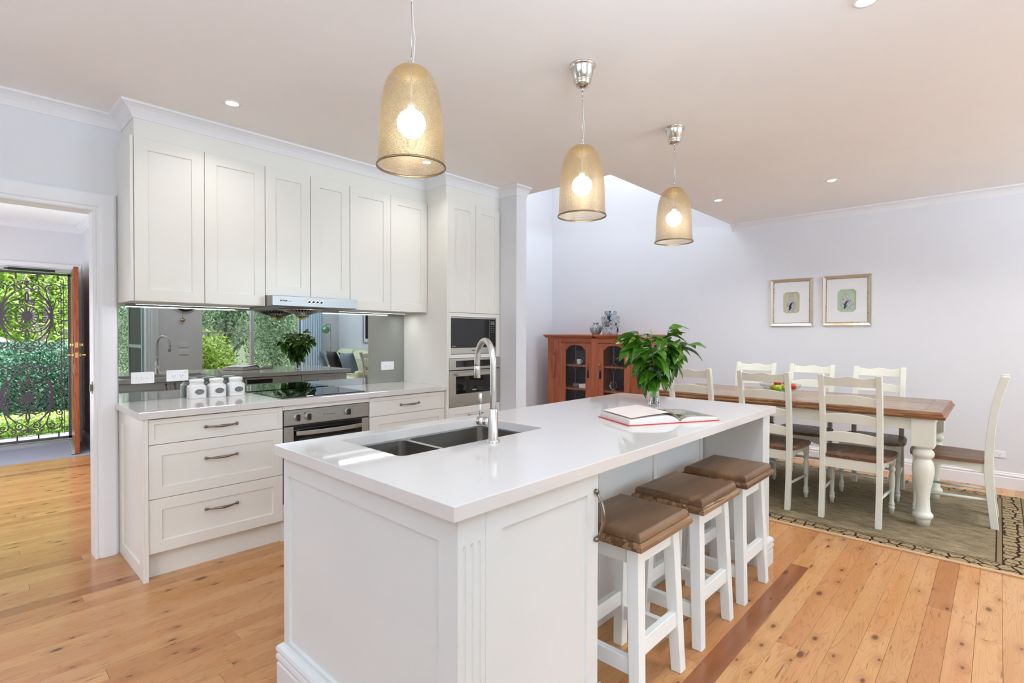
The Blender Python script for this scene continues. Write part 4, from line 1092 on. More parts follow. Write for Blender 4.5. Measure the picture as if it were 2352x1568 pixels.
s0 = stool()
for k, (x, lb) in enumerate(((1.770, 'nearest white bar stool with brown timber seat, beside the island cupboard door'), (2.276, 'middle white bar stool with brown timber seat at the island'), (2.776, 'farthest white bar stool with brown timber seat, by the island end leg'))):
    o = s0 if k == 0 else copy_tree(s0)
    o.location = (x, 1.038, 0); o['label'] = lb

# ================================================================== DINING
RUGX0, RUGX1, RUGY0, RUGY1 = 3.925, 5.885, -.40, 2.9
rx, ry = (RUGX0+RUGX1)/2, (RUGY0+RUGY1)/2; hx, hy = (RUGX1-RUGX0)/2, (RUGY1-RUGY0)/2
rug = MB().prism(flat, rrect(-hx, hx, -hy, hy, .01), .0003, .008).build('rug', rug_mat(hx, hy)); rug.location = (rx, ry, 0)
tag(rug, 'taupe woven rug with dark vine border under the dining table', 'rug')
RZ = .0083
# table
TX0, TX1, TY0, TY1, TZ = 4.455, 5.435, .255, 2.38, .800
tbt = thing('dining_table', 'long dining table with brown plank top and turned pale legs', 'table', ((TX0+TX1)/2, (TY0+TY1)/2, RZ))
n_ = 9; bw = (TX1-TX0-.05)/n_
for k in range(n_):
    a = TX0+.025+k*bw
    MB().rect(flat, a+.0006, a+bw-.0006, TY0+.115, TY1-.115, [(0, TZ-.02), (0, TZ-.0012), (.0012, TZ)]).build('top_plank', M['tabw'], tbt)
for a, b in ((TY0+.025, TY0+.114), (TY1-.114, TY1-.025)):
    MB().rect(flat, TX0+.0256, TX1-.0256, a, b, [(0, TZ-.02), (0, TZ-.0012), (.0012, TZ)]).build('breadboard_end', M['tabw'], tbt)
MB().rect(flat, TX0, TX1, TY0, TY1, [(.012, TZ-.052), (.003, TZ-.050), (0, TZ-.042), (0, TZ-.034), (.004, TZ-.028), (.012, TZ-.025), (.012, TZ-.020), (.014, TZ-.012), (.020, TZ-.004), (.025, TZ-.0015), (.0252, TZ-.018)]).build('edge_moulding', M['tabe'], tbt)
def turned_leg(x, y, zt, prof, blk, z_blk, parent, z0, mt, name='leg', nseg=28):
    mb = MB().lathe(prof, nseg, (x, y, z0))
    mb.box(x-blk, x+blk, y-blk, y+blk, z_blk, zt)
    return mb.build(name, mt, parent, bevel=.002)
LP = [(.0001, 0), (.038, 0), (.045, .045), (.047, .050), (.054, .055), (.059, .068), (.058, .080), (.050, .090), (.044, .100), (.040, .14), (.038, .19), (.043, .25), (.054, .31), (.062, .36), (.063, .40), (.056, .435), (.045, .455),
      (.043, .462), (.050, .468), (.060, .482), (.062, .498), (.055, .515), (.045, .524), (.046, .530), (.054, .534), (.060, .542), (.060, .548)]
for x in (4.545, 5.345):
    for y in (.375, 2.26):
        turned_leg(x, y, TZ-.052, LP, .064, .555, tbt, RZ, M['cream'])
ap = M['cream']
for x in (4.515, 5.375):
    MB().box(x-.011, x+.011, .438, 2.197, TZ-.135, TZ-.052).build('apron', ap, tbt, bevel=.001)
for y in (.345, 2.29):
    MB().box(4.608, 5.282, y-.011, y+.011, TZ-.135, TZ-.052).build('apron', ap, tbt, bevel=.001)
# chairs
def chair():
    t = thing('dining_chair', '', 'chair', (0, 0, 0), group='cream ladder-back dining chairs with timber seats')
    c = M['cream']
    def yb(z):
        K = [(0, .015), (.22, .040), (.42, .052), (.64, .043), (.85, .018), (1.03, -.030)]
        for (a, p), (b, q) in zip(K[:-1], K[1:]):
            if z <= b: f = (z-a)/(b-a); return p+(q-p)*f
        return K[-1][1]
    for sx in (-1, 1):
        mb = MB(); vs = []; zs = [0, .08, .16, .24, .32, .40, .48, .58, .68, .78, .88, .96, 1.03]
        for z in zs:
            d = .024 if .3 < z < .6 else .021; yy = yb(z)
            vs += [(sx*.17-.0175, yy-d, z), (sx*.17+.0175, yy-d, z), (sx*.17+.0175, yy+d, z), (sx*.17-.0175, yy+d, z)]
        fs_ = [(0, 3, 2, 1)]
        for i in range(len(zs)-1):
            for j in range(4): fs_.append((i*4+j, i*4+(j+1) % 4, i*4+4+(j+1) % 4, i*4+4+j))
        fs_.append(tuple(range(len(zs)*4-4, len(zs)*4))); mb.add(vs, fs_)
        mb.build('rear_post', c, t, local=True, bevel=.002)
    # slats
    def slat(zb, zt_, arch, wavy=False):
        mb = MB(); n = 17; vs = []
        for i in range(n):
            u = -1+2*i/(n-1); x = u*.1535; top = zt_+arch*(1-u*u); bot = zb+arch*.35*(1-u*u)
            if wavy: top = zt_+.0065*math.cos(u*PI*2)*(1-.2*u*u)-.001+.004*(1-u*u); bot = zb
            for z in (bot, top):
                for d in (-.008, .008): vs.append((x, yb((z if z < 1.03 else 1.03))-.012*(1-u*u)+d, z))
        fs_ = []
        for i in range(n-1):
            a = i*4; b = a+4; fs_ += [(a, b, b+1, a+1), (a+2, a+3, b+3, b+2), (a, a+2, b+2, b), (a+1, b+1, b+3, a+3)]
        fs_ += [(0, 1, 3, 2), (n*4-4, n*4-2, n*4-1, n*4-3)]; mb.add(vs, fs_)
        mb.build('slat', c, t, local=True, bevel=.0015)
    slat(.950, 1.012, 0, True); slat(.815, .872, .018); slat(.682, .742, .018); slat(.548, .610, .018)
    # seat : rounded front, notched back
    P = [(-.150, .030), (.150, .030), (.150, .075), (.200, .075), (.222, .20), (.232, .34), (.228, .42), (.205, .462), (.15, .478), (.08, .486), (0, .489), (-.08, .486), (-.15, .478), (-.205, .462), (-.228, .42), (-.232, .34), (-.222, .20), (-.200, .075), (-.150, .075)]
    MB().prism(Fr((0, 0, 0), (1, 0, 0), (0, 0, 1), (0, 1, 0)), P, .436, .460).build('seat', M['seatw'], t, local=True, bevel=.003, segs=2)
    # aprons
    MB().box(-.155, .155, .036, .052, .365, .4355).build('rear_rail', c, t, local=True, bevel=.001)
    def ap_(p0, p1, name):
        mb = MB(); n = 11; vs = []; p0 = Vector(p0); p1 = Vector(p1); d = (p1-p0).normalized(); nn = Vector((-d.y, d.x, 0))*.009
        for i in range(n):
            u = i/(n-1); q = p0+(p1-p0)*u; s_ = abs(2*u-1); zb = .395-.028*(s_**2)*(1 if s_ < .97 else 1)
            for z in (zb, .4355):
                for k in (-1, 1): vs.append((q.x+nn.x*k, q.y+nn.y*k, z))
        fs_ = []
        for i in range(n-1):
            a = i*4; b = a+4; fs_ += [(a, b, b+1, a+1), (a+2, a+3, b+3, b+2), (a, a+2, b+2, b), (a+1, b+1, b+3, a+3)]
        fs_ += [(0, 1, 3, 2), (n*4-4, n*4-2, n*4-1, n*4-3)]; mb.add(vs, fs_); mb.build(name, c, t, local=True)
    ap_((-.17, .07, 0), (-.188, .425, 0), 'apron'); ap_((.17, .07, 0), (.188, .425, 0), 'apron'); ap_((-.17, .441, 0), (.17, .441, 0), 'apron')
    LC = [(.0001, 0), (.0125, 0), (.0155, .035), (.018, .040), (.0205, .048), (.018, .056), (.015, .060), (.018, .066), (.0195, .074), (.016, .084), (.0135, .10), (.0150, .16), (.0195, .23), (.0205, .27), (.0165, .295), (.0135, .305), (.0175, .312), (.0215, .325), (.0205, .338), (.0160, .346), (.018, .352), (.018, .358)]
    for sx in (-1, 1):
        mb = MB().lathe(LC, 18, (sx*.190, .441, 0)); mb.box(sx*.190-.0185, sx*.190+.0185, .4225, .4595, .356, .4355)
        mb.build('front_leg', c, t, local=True, bevel=.0015)
        MB().tube([(sx*.172, .035, .19), (sx*.18, .24, .185), (sx*.189, .435, .18)], [.008, .0105, .008], 12).build('side_stretcher', c, t, local=True)
    MB().tube([(-.185, .441, .245), (0, .441, .245), (.185, .441, .245)], [.008, .0105, .008], 12).build('front_stretcher', c, t, local=True)
    return t
ch0 = chair()
chairs = [(4.235, .755, -90, 'cream ladder-back dining chair nearest the camera, right of the two in front of the table'),
          (4.235, 1.318, -90, 'cream ladder-back dining chair on the near side of the table, partly behind the island corner'),
          (4.235, 1.905, -90, 'cream ladder-back dining chair on the near side, seen behind the leafy plant'),
          (5.50, .765, 90, 'cream ladder-back chair on the wall side of the table, at the right'),
          (5.50, 1.290, 90, 'cream ladder-back chair on the wall side of the table, behind the fruit bowl'),
          (5.50, 1.790, 90, 'cream ladder-back chair on the wall side of the table, leftmost of the three there'),
          (4.955, -.005, 0, 'cream ladder-back chair at the right-hand head of the dining table, seen from the side'),
          (4.93, 2.625, 180, 'cream ladder-back chair at the far head of the table, mostly hidden behind the plant vase')]
for k, (x, y, rz, lb) in enumerate(chairs):
    o = ch0 if k == 0 else copy_tree(ch0)
    o.location = (x, y, RZ); o.rotation_euler = (0, 0, R(rz)); o['label'] = lb
# fruit bowl
bx_, by_ = 4.985, 1.415; BZ = TZ+RZ-.0078
fb = thing('fruit_bowl', 'cut glass fruit bowl on the dining table', 'bowl', (bx_, by_, TZ))
MB().lathe([(.0001, .002), (.06, .002), (.075, .008), (.12, .030), (.155, .058), (.172, .080), (.170, .083), (.150, .061), (.115, .034), (.07, .012), (.0001, .008)], 26).build('bowl', M['bowlg'], fb, local=True)
rf = random.Random(5)
for k, (dx_, dy_, dz_, r_, mt_, nm, lb) in enumerate(((.0, -.055, .050, .036, 'fruitg', 'apple', 'bright green apple at the centre of the glass bowl'), (.02, .055, .048, .036, 'fruity', 'mango', 'yellow-green mango at the left in the glass bowl'),
      (-.06, .0, .050, .034, 'fruitg', 'lime', 'green fruit at the front of the glass bowl'), (.07, -.02, .050, .034, 'fruity', 'pear', 'olive yellow fruit at the back of the glass bowl'), (.0, .02, .098, .034, 'fruitr', 'nectarine', 'red nectarine on top of the pile in the glass bowl'),
      (.01, -.10, .066, .030, 'fruitr', 'peach', 'red peach at the right in the glass bowl'), (.02, -.045, .100, .032, 'fruitg', 'apple', 'green apple on top of the pile in the glass bowl'))):
    f = MB().lathe([(max(.0001, r_*math.sin(PI*i/12)), -r_*math.cos(PI*i/12)*(.92 if i < 11 else .80)) for i in range(13)], 20)
    o = f.build(nm, M[mt_]); o.location = (bx_+dx_, by_+dy_, TZ+dz_); tag(o, lb, 'fruit', 'fruit in the glass bowl')
    s_ = MB().tube([(0, 0, r_*.75), (.002, .001, r_*1.1)], .0012, 5).build('stalk', M['bark'], o, local=True)

# ================================================================== WALL THINGS
wf = westf(DX)
plate(wf, -.048, .030, .262, .318, 'white single power outlet low on the dining wall at the right', 'gpo1')
def picture(y0, y1, z0, z1, label, back, sil, extra=None):
    t = thing('framed_picture', label, 'picture', (DX, (y0+y1)/2, (z0+z1)/2), group='small framed vase pictures on the dining wall')
    MB().rect(wf, y0, y1, z0, z1, [(0, .001), (0, .016), (.003, .024), (.028, .014), (.028, .004)], capb=False).build('frame', M['champ'], t)
    MB().rect(wf, y0+.026, y1-.026, z0+.026, z1-.026, [(0, .004), (0, .0145), (.003, .0160), (.010, .0145), (.012, .004)], capb=False).build('beaded_slip', M['bead'], t)
    yc, zc = (y0+y1)/2, (z0+z1)/2-.004; hw, hh = .081, .113; s_ = .010
    mb = MB(); a, b, c_, d = y0+.036, y1-.036, z0+.036, z1-.036
    mb.fbox(wf, a, b, c_, zc-hh, .005, .012).fbox(wf, a, b, zc+hh, d, .005, .012).fbox(wf, a, yc-hw, zc-hh, zc+hh, .005, .012).fbox(wf, yc+hw, b, zc-hh, zc+hh, .005, .012)
    for su in (-1, 1):
        for sv in (-1, 1):
            for i in (1, 2):
                u_a, u_b = sorted((yc+su*hw, yc+su*(hw-s_*i))); v_a, v_b = sorted((zc+sv*hh, zc+sv*(hh-s_*(3-i)))); mb.fbox(wf, u_a, u_b, v_a, v_b, .005, .012-.0004*i)
    mb.build('mat_board', M['matb'], t)
    MB().fbox(wf, yc-hw, yc+hw, zc-hh, zc+hh, .002, .0045).build('backing', back, t)
    P = [(yc-r, zc+h) for r, h in sil]+[(yc+r, zc+h) for r, h in sil[::-1]]
    MB().prism(wf, P, .0045, .0085).build('vase_motif', M['inkv'], t)
    if extra: MB().bar(wf, [(yc+a_, zc+b_) for a_, b_ in extra], [.010, .012, .012, .010, .006], .0046, .0088).build('vase_motif', M['inkv'], t)
    MB().fbox(wf, y0+.034, y1-.034, z0+.034, z1-.034, .0125, .0135).build('glazing', M['pglass'], t)
picture(1.435, 1.852, 1.414, 1.922, 'left framed picture of a gourd-shaped blue and white vase on the dining wall', M['olive'],
        [(.028, -.098), (.026, -.088), (.030, -.080), (.043, -.050), (.046, -.025), (.040, .0), (.026, .018), (.024, .026), (.028, .032), (.016, .038), (.021, .052), (.022, .064), (.016, .078), (.010, .084), (.012, .090), (.018, .097)])
picture(.922, 1.345, 1.413, 1.924, 'right framed picture of a pear-shaped blue and white vase on the dining wall', M['sage'],
        [(.036, -.080), (.034, -.070), (.046, -.055), (.054, -.030), (.052, -.008), (.040, .010), (.026, .025), (.019, .040), (.017, .060), (.022, .070), (.027, .078)],
        [(-.030, -.045), (-.050, -.045), (-.060, -.030), (-.058, -.010), (-.064, .006)])

# crockery cabinet
KX, KY0, KY1, KZ = 5.75, 3.125, 4.685, 1.318
kf = westf(KX)
kc = thing('china_cabinet', 'red-brown timber display cabinet with two arched glass doors against the dining wall', 'cabinet', (5.95, 3.9, 0))
YM = 3.893
for a, b in ((KY0-.03, YM-.006), (YM+.006, KY1+.045)):
    MB().rect(Fr((0, 0, 0), (1, 0, 0), (0, 0, 1), (0, 1, 0)), KX-.045, DX-.004, a, b, [(.03, KZ-.048), (.018, KZ-.040), (.012, KZ-.030), (.004, KZ-.024), (0, KZ-.018), (0, KZ-.006), (.003, KZ)]).build('top', M['redh'], kc)
mb = MB(); mb.box(KX+.012, DX-.012, KY0, KY0+.02, .03, KZ-.05).box(KX+.012, DX-.012, KY1-.02, KY1, .03, KZ-.05).box(KX+.012, DX-.012, YM-.012, YM+.012, .03, KZ-.05)
mb.build('side', M['redw'], kc)
MB().box(DX-.024, DX-.012, KY0+.02, KY1-.02, .03, KZ-.05).build('back', M['darkin'], kc)
MB().box(KX+.012, DX-.024, KY0+.02, KY1-.02, .03, .10).build('base', M['redh'], kc)
for z in (.585, .905):
    for a, b in ((KY0+.021, YM-.013), (YM+.013, KY1-.021)):
        MB().box(KX+.04, DX-.025, a, b, z-.022, z).build('shelf', M['redh'], kc)
# pilaster columns and centre stile, rails
for a, b in ((KY0, KY0+.205), (KY1-.205, KY1)):
    MB().rect(kf, a, b, .03, KZ-.05, [(0, -.012), (0, .0), (.002, .002)]).build('column', M['redw'], kc)
    yc = (a+b)/2
    s_ = [(.0001, -.20), (.010, -.198), (.013, -.188), (.008, -.178), (.010, -.170), (.014, -.165), (.010, -.158), (.011, -.145), (.013, 0), (.011, .125), (.008, .132), (.013, .140), (.015, .150), (.009, .158), (.012, .166), (.014, .178), (.010, .188), (.0001, .192)]
    MB().lathe([(r_*1.7, h_) for r_, h_ in s_], 18, (KX-.008, yc-.01, .905)).build('turned_moulding', M['redw'], kc)
MB().fbox(kf, KY0+.206, KY0+.235, .03, KZ-.05, -.01, 0).fbox(kf, YM-.055, YM+.055, .03, KZ-.05, -.01, 0).fbox(kf, KY1-.235, KY1-.206, .03, KZ-.05, -.01, 0).build('stile', M['redw'], kc)
MB().fbox(kf, KY0+.235, YM-.055, 1.205, KZ-.05, -.01, .0).fbox(kf, YM+.055, KY1-.235, 1.205, KZ-.05, -.01, 0).fbox(kf, KY0+.235, KY1-.235, .03, .10, -.01, -.0005).build('rail', M['redh'], kc)
def kdoor(a, b, knob, hinge):
    d = MB(); z0, z1 = .105, 1.200; sw = .082; n = 16
    d.fbox(kf, a, a+sw, z0, z1, -.008, .008).fbox(kf, b-sw, b, z0, z1, -.008, .008).fbox(kf, a+sw, b-sw, z0, z0+.10, -.008, .008)
    ia, ib = a+sw, b-sw; zs, zp = 1.128, 1.172; um = (ia+ib)/2
    P = [(ia, z1), (ia, zs-.012), (ia+.028, zs-.012), (ia+.032, zs)]
    for i in range(n+1):
        u = -1+2*i/n; P.append((um+u*((ib-ia)/2-.036), zs+.002+(zp-zs)*math.sqrt(max(0, 1-u*u*.98))))
    P += [(ib-.032, zs), (ib-.028, zs-.012), (ib, zs-.012), (ib, z1)]
    d.prism(kf, P[::-1], -.008, .008)
    dd = d.build('door', M['redw'], kc, bevel=.0015)
    MB().fbox(kf, ia-.005, ib+.005, z0+.09, z1-.03, -.003, -.001).build('glass', M['pane'], dd)
    L = MB()
    for zc in (.900, .575):
        hw, hh = .048, .062
        L.bar(kf, [(um, zc+hh), (um+hw, zc), (um, zc-hh), (um-hw, zc), (um, zc+hh)], .006, -.001, .003)
    L.bar(kf, [(um, 1.17), (um, .962)], .006, -.001, .003).bar(kf, [(um, .838), (um, .637)], .006, -.001, .003).bar(kf, [(um, .513), (um, .2)], .006, -.001, .003)
    L.build('lead_came', M['lead'], dd)
    MB().lathe([(.010, 0), (.007, .012), (.016, .022), (.018, .030), (.012, .038), (.0001, .040)], 16, kf(knob, .918, .006), (-1, 0, 0)).build('knob', M['redw'], dd)
    T = MB().tube([kf(knob, .905, .02), kf(knob, .85, .014)], .0015, 5); T.lathe([(.0001, .855), (.006, .850), (.009, .838), (.007, .832), (.011, .826), (.014, .742), (.0001, .742)], 12, (KX-.014, knob, 0))
    T.build('tassel', M['navy'], dd)
    for z in (1.10, .62):
        MB().fbox(kf, hinge-.004, hinge+.004, z-.035, z+.035, .006, .011).build('hinge', M['pewter'], dd)
kdoor(YM+.056, KY1-.236, YM+.095, KY1-.238)
kdoor(KY0+.236, YM-.056, YM-.095, KY0+.238)
# jars on top
jr = MB(); loft(jr, [(superell(.082, .082, p=6), 0), (superell(.086, .086, p=6), .01), (superell(.096, .096, p=7), .21), (superell(.097, .097, p=7), .235), (superell(.090, .090, p=5), .247), (superell(.058, .058, p=3), .250), (superell(.056, .056, p=3), .258)], False)
jt = thing('ginger_jar', 'tall square blue and white porcelain jar on top of the timber cabinet', 'jar', (5.90, 3.745, KZ+.0005))
jr.build('body', M['porc'], jt, local=True)
ld = MB(); loft(ld, [(superell(.058, .058, p=4), .2585), (superell(.066, .066, p=5), .261), (superell(.066, .066, p=5), .305), (superell(.060, .060, p=4), .310)], False)
ld.build('lid', M['porc2'], jt, local=True)
fr = Fr((-.0925, 0, .14), (0, 1, 0), (-1, 0, .05)); cm = MB()
for a, b, c_, d in ((-.032, .032, .044, .050), (-.020, .020, .056, .061), (-.034, .034, -.002, .004), (-.030, -.024, .010, .038), (-.010, -.004, .010, .038), (-.030, -.004, .010, .015), (-.030, -.004, .034, .039), (.024, .030, .010, .038), (.004, .010, .010, .038), (.004, .030, .010, .015), (.004, .030, .034, .039),
                  (-.030, -.024, -.036, -.010), (-.010, -.004, -.036, -.010), (-.030, -.004, -.036, -.031), (-.030, -.004, -.014, -.009), (.024, .030, -.036, -.010), (.004, .010, -.036, -.010), (.004, .030, -.036, -.031), (.004, .030, -.014, -.009), (-.003, .003, .040, .066)):
    cm.fbox(fr, a, b, c_, d, -.006, .0015)
cm.build('character_motif', M['black'], jt, local=True, kind='stuff')
sj = MB().lathe([(.0001, 0), (.045, 0), (.048, .004), (.074, .040), (.083, .072), (.080, .100), (.062, .125), (.040, .136), (.036, .140), (.038, .152), (.044, .157), (.042, .159), (.034, .158), (.032, .14)], 36).build('round_jar', M['porc2'])
sj.location = (5.90, 3.955+.02, KZ+.0005); tag(sj, 'small round blue and white jar on top of the timber cabinet', 'jar')
# crockery inside
def cup(y, z, lb, x=5.84):
    t = thing('tea_cup', lb, 'cup', (x, y, z), group='cups inside the china cabinet')
    MB().lathe([(.0001, .008), (.020, .008), (.024, .014), (.032, .040), (.035, .075), (.033, .075), (.030, .040), (.022, .018), (.0001, .014)], 20).build('cup', M['wgloss'], t, local=True)
    MB().lathe([(.0001, .001), (.030, .001), (.060, .009), (.062, .011), (.030, .005), (.0001, .005)], 20).build('saucer', M['wgloss'], t, local=True)
    MB().tube([(0, -.033, .060), (0, -.052, .058), (0, -.054, .038), (0, -.033, .026)], .003, 6).build('handle', M['wgloss'], t, local=True)
cup(4.205, .906, 'white tea cup at the centre of the upper shelf behind the left cabinet door'); cup(4.045, .906, 'white tea cup at the right of the upper shelf behind the left cabinet door')
b = MB().lathe([(.0001, 0), (.035, 0), (.06, .05), (.065, .085), (.045, .115), (.022, .125), (.020, .135), (.032, .140), (.03, .155), (.02, .165), (.0001, .168)], 24).build('ginger_jar', M['porc']); b.location = (6.00, 4.10, .5865); tag(b, 'round blue and white lidded jar on the lower shelf behind the left cabinet door', 'jar')
b = MB().rect(flat, -.05, .05, -.10, .10, [(.01, 0), (0, .01), (0, .05), (.006, .060), (.012, .045)]).build('serving_dish', M['wgloss']); b.location = (5.845, 4.075, .5865); tag(b, 'white rectangular dish on the lower shelf behind the left cabinet door', 'dish')
b = MB().rect(westf(0), -.10, .10, 0, .19, [(0, 0), (.004, .012)]).build('gift_box', M['badge']); b.location = (6.03, 4.30, .9065); tag(b, 'grey patterned box standing at the left of the upper cabinet shelf', 'box')
b = MB().lathe([(.0001, .001), (.045, .001), (.05, .01), (.05, .05), (.047, .052)], 20).build('small_pot', M['porc2']); b.location = (5.95, 4.33, .5865); tag(b, 'small blue pot at the left of the lower cabinet shelf', 'pot')
b = MB().cyl((0, 0, 0), (0, 0, .015), .03, .028, 18).cyl((0, 0, .014), (0, 0, .06), .006, .005, 8).lathe([(.004, .06), (.03, .10), (.036, .13), (.030, .13), (.004, .065)], 18).build('crystal_goblet', M['crystal']); b.location = (5.92, 3.68, .906); tag(b, 'clear crystal goblet on the upper shelf behind the right cabinet door', 'glass')
for k, (y, lb) in enumerate(((3.72, 'small cut crystal plate standing at the left of the right cabinet door'), (3.50, 'large cut crystal plate standing behind the plant in the right cabinet door'))):
    r_ = .055 if k == 0 else .10
    pl = MB().lathe([(.0001, .002), (r_*.6, .002), (r_, .012), (r_, .016), (r_*.6, .006), (.0001, .006)], 26, (0, 0, 0), (-1, 0, .12)).build('crystal_plate', M['crystal']); pl.location = (5.95, y, .588+r_); tag(pl, lb, 'plate', 'crystal plates inside the china cabinet')
b = MB().rect(westf(0), -.09, .09, 0, .16, [(0, 0), (0, .05), (.002, .052)]).build('tea_tin', M['steel']); b.location = (5.93, 4.26, .1005); tag(b, 'grey metal tin at the bottom left of the cabinet', 'tin')

# ================================================================== ISLAND TOP THINGS
# open book
bk = thing('open_book', 'open hardcover book with red cover lying on the island benchtop', 'book', (2.380, 1.208, .9002), R(-27.8))
def pagecurve(s, t):   # s: 0 at gutter .. 1 at fore edge ; half width .255 ; returns (x, z)
    return s, t
wL, wR, dp = .282, .222, .280
def block(sign, w_, hmax, name, mt, mt2, tilt):
    n = 18; prof = []
    for i in range(n+1):
        s_ = i/n; x = sign*s_*w_*.965
        z = .006 + hmax*(math.sin(min(1, s_*3.4)*PI/2)**.8)*(1-.38*s_*s_) * (1 if s_ > .02 else .3)
        prof.append((x, z))
    mb = MB(); N = len(prof)
    poly = prof+[(sign*(w_*.965-.004*0), .0035), (0.0, .0035)]
    fr = Fr((0, -dp/2+.006, 0), (1, 0, 0), (0, 1, 0))
    mb.prism(fr, poly, 0, dp-.012)
    b_ = mb.build(name, mt, bk, local=True)
    pg = MB(); vs = []
    for x, z in prof: vs += [(x, -dp/2+.007, z+.0006), (x, dp/2-.007, z+.0006)]
    pg.add(vs, [(2*i, 2*i+1, 2*i+3, 2*i+2) for i in range(N-1)], True)
    o = pg.build('open_page', mt2, bk, local=True)
block(-1, wL, .034, 'page_block', M['pages'], M['paper'], 0)
block(1, wR, .020, 'page_block', M['pages'], M['photo'], 0)
# lifted page arching over the left half
pg = MB(); vs = []; n = 20
for i in range(n+1):
    s_ = i/n; x = -s_*wL*.93; z = .008+.044*math.sin(min(1, s_*4.2)*PI/2)**.7*(1-.42*s_**1.5)+.0012
    vs += [(x, -dp/2+.006, z), (x, dp/2-.006, z+.002)]
pg.add(vs, [(2*i, 2*i+1, 2*i+3, 2*i+2) for i in range(n)], True); pg.build('lifted_page', M['paper'], bk, local=True)
MB().box(-wL, -.012, -dp/2, dp/2, .0005, .0034).box(.012, wR, -dp/2, dp/2, .0005, .0034).box(-.013, .013, -dp/2, dp/2, .0, .0018).build('cover', M['red'], bk, local=True, bevel=.0006)
# vase and branches
vx, vy = 2.815, 1.485
vs_ = thing('crystal_vase', 'cut crystal vase standing on the island benchtop behind the book', 'vase', (vx, vy, .9002))
mb = MB(); N = 14; rows = []; pr = [(.034, 0), (.037, .006), (.034, .03), (.028, .06), (.026, .085), (.029, .11), (.035, .14), (.043, .17)]
vs = []
for j, (r_, z) in enumerate(pr):
    for i in range(2*N):
        a = 2*PI*(i+.5*(j % 2)*2)/(2*N); k = 1 if (i+j) % 2 else .90; vs.append((r_*k*math.cos(a), r_*k*math.sin(a), z))
fs_ = [tuple(range(2*N))[::-1]]
for j in range(len(pr)-1):
    for i in range(2*N):
        a, b_, c_, d = j*2*N+i, j*2*N+(i+1) % (2*N), (j+1)*2*N+(i+1) % (2*N), (j+1)*2*N+i
        fs_ += [(a, b_, c_), (a, c_, d)] if (i+j) % 2 else [(a, b_, d), (b_, c_, d)]
mb.add(vs, fs_); o0 = len(mb.v)
inner = [(r_*.80, z) for r_, z in pr[1:]][::-1]
nn_ = 2*N; vs = []
for j, (r_, z) in enumerate(inner):
    for i in range(nn_): a = 2*PI*i/nn_; vs.append((r_*math.cos(a), r_*math.sin(a), z+(.004 if j == len(inner)-1 else 0)))
mb.add(vs, [(j*nn_+i, j*nn_+(i+1) % nn_, (j+1)*nn_+(i+1) % nn_, (j+1)*nn_+i) for j in range(len(inner)-1) for i in range(nn_)]+[tuple((len(inner)-1)*nn_+i for i in range(nn_))])
top_o = (len(pr)-1)*nn_
for i in range(nn_): mb.f.append((top_o+i, top_o+(i+1) % nn_, o0+(i+1) % nn_, o0+i)); mb.s.append(False)
mb.build('vase', M['crystal'], vs_, local=True)
pl = thing('leafy_branches', 'bunch of glossy green leafy branches standing in the crystal vase', 'plant', (vx, vy, .906))
rl = random.Random(11)
def leafmesh(L, W, bend, fold, mt):
    nL, nW = 9, 3; vs = []; fs_ = []
    for i in range(nL+1):
        t = i/nL; wd = W*math.sin(PI*min(1, t**.78))**.85*(1-.15*t)+.0012; ang = bend*t
        y = L*(math.sin(ang)/max(.01, bend) if abs(bend) > .02 else t); z = -L*(1-math.cos(ang))/max(.01, bend)
        for j in range(-nW//2+0, nW//2+2):
            pass
        for j in (-2, -1, 0, 1, 2):
            u = j/2*wd/2; up = abs(u)*fold+.0025*math.sin(t*9+j)*abs(j)/2
            vs.append((u, y, z+up))
    for i in range(nL):
        for j in range(4): a = i*5+j; fs_.append((a, a+1, a+6, a+5))
    mb = MB(); mb.add(vs, fs_, True); return mb.mesh('leaf', mt, fix=False)
LM = [leafmesh(.150, .078, .7, .35, M['leaf']), leafmesh(.160, .076, 1.1, .30, M['leaf']), leafmesh(.145, .082, .4, .25, M['leaf']), leafmesh(.130, .070, 1.4, .4, M['leaf']), leafmesh(.165, .080, .9, .45, M['leaf']), leafmesh(.135, .062, .8, .2, M['leafy']), leafmesh(.11, .050, .3, .4, M['leafy'])]
stm = MB(); leaves = []
for s_ in range(11):
    a = 2*PI*s_/11+rl.uniform(-.2, .2); sp_ = (.16, .09, .13)[s_ % 3]+rl.uniform(-.015, .02); h = (.33, .42, .38)[s_ % 3]+rl.uniform(-.03, .02)
    P = [(rl.uniform(-.012, .012), rl.uniform(-.012, .012), .002), (.006*math.cos(a), .006*math.sin(a), .08), (.022*math.cos(a), .022*math.sin(a), .17)]
    P += [((.022+sp_*.5)*math.cos(a), (.022+sp_*.5)*math.sin(a), .17+(h-.17)*.65), (sp_*math.cos(a), sp_*math.sin(a), h)]
    stm.tube(P, [.0035, .0033, .003, .0026, .0018], 6)
    for k in range(12):
        t = .50+.50*(k/11); seg = min(3, int(t*4)); f = t*4-seg; p = Vector(P[seg]).lerp(Vector(P[seg+1]), f) if k < 11 else Vector(P[4])
        az = a+(-1)**k*rl.uniform(.3, 1.5); el = rl.uniform(-1.0, .1) if k < 7 else rl.uniform(-.5, .55)
        leaves.append((p, az, el))
stm.build('stems', M['stem'], pl, local=True)
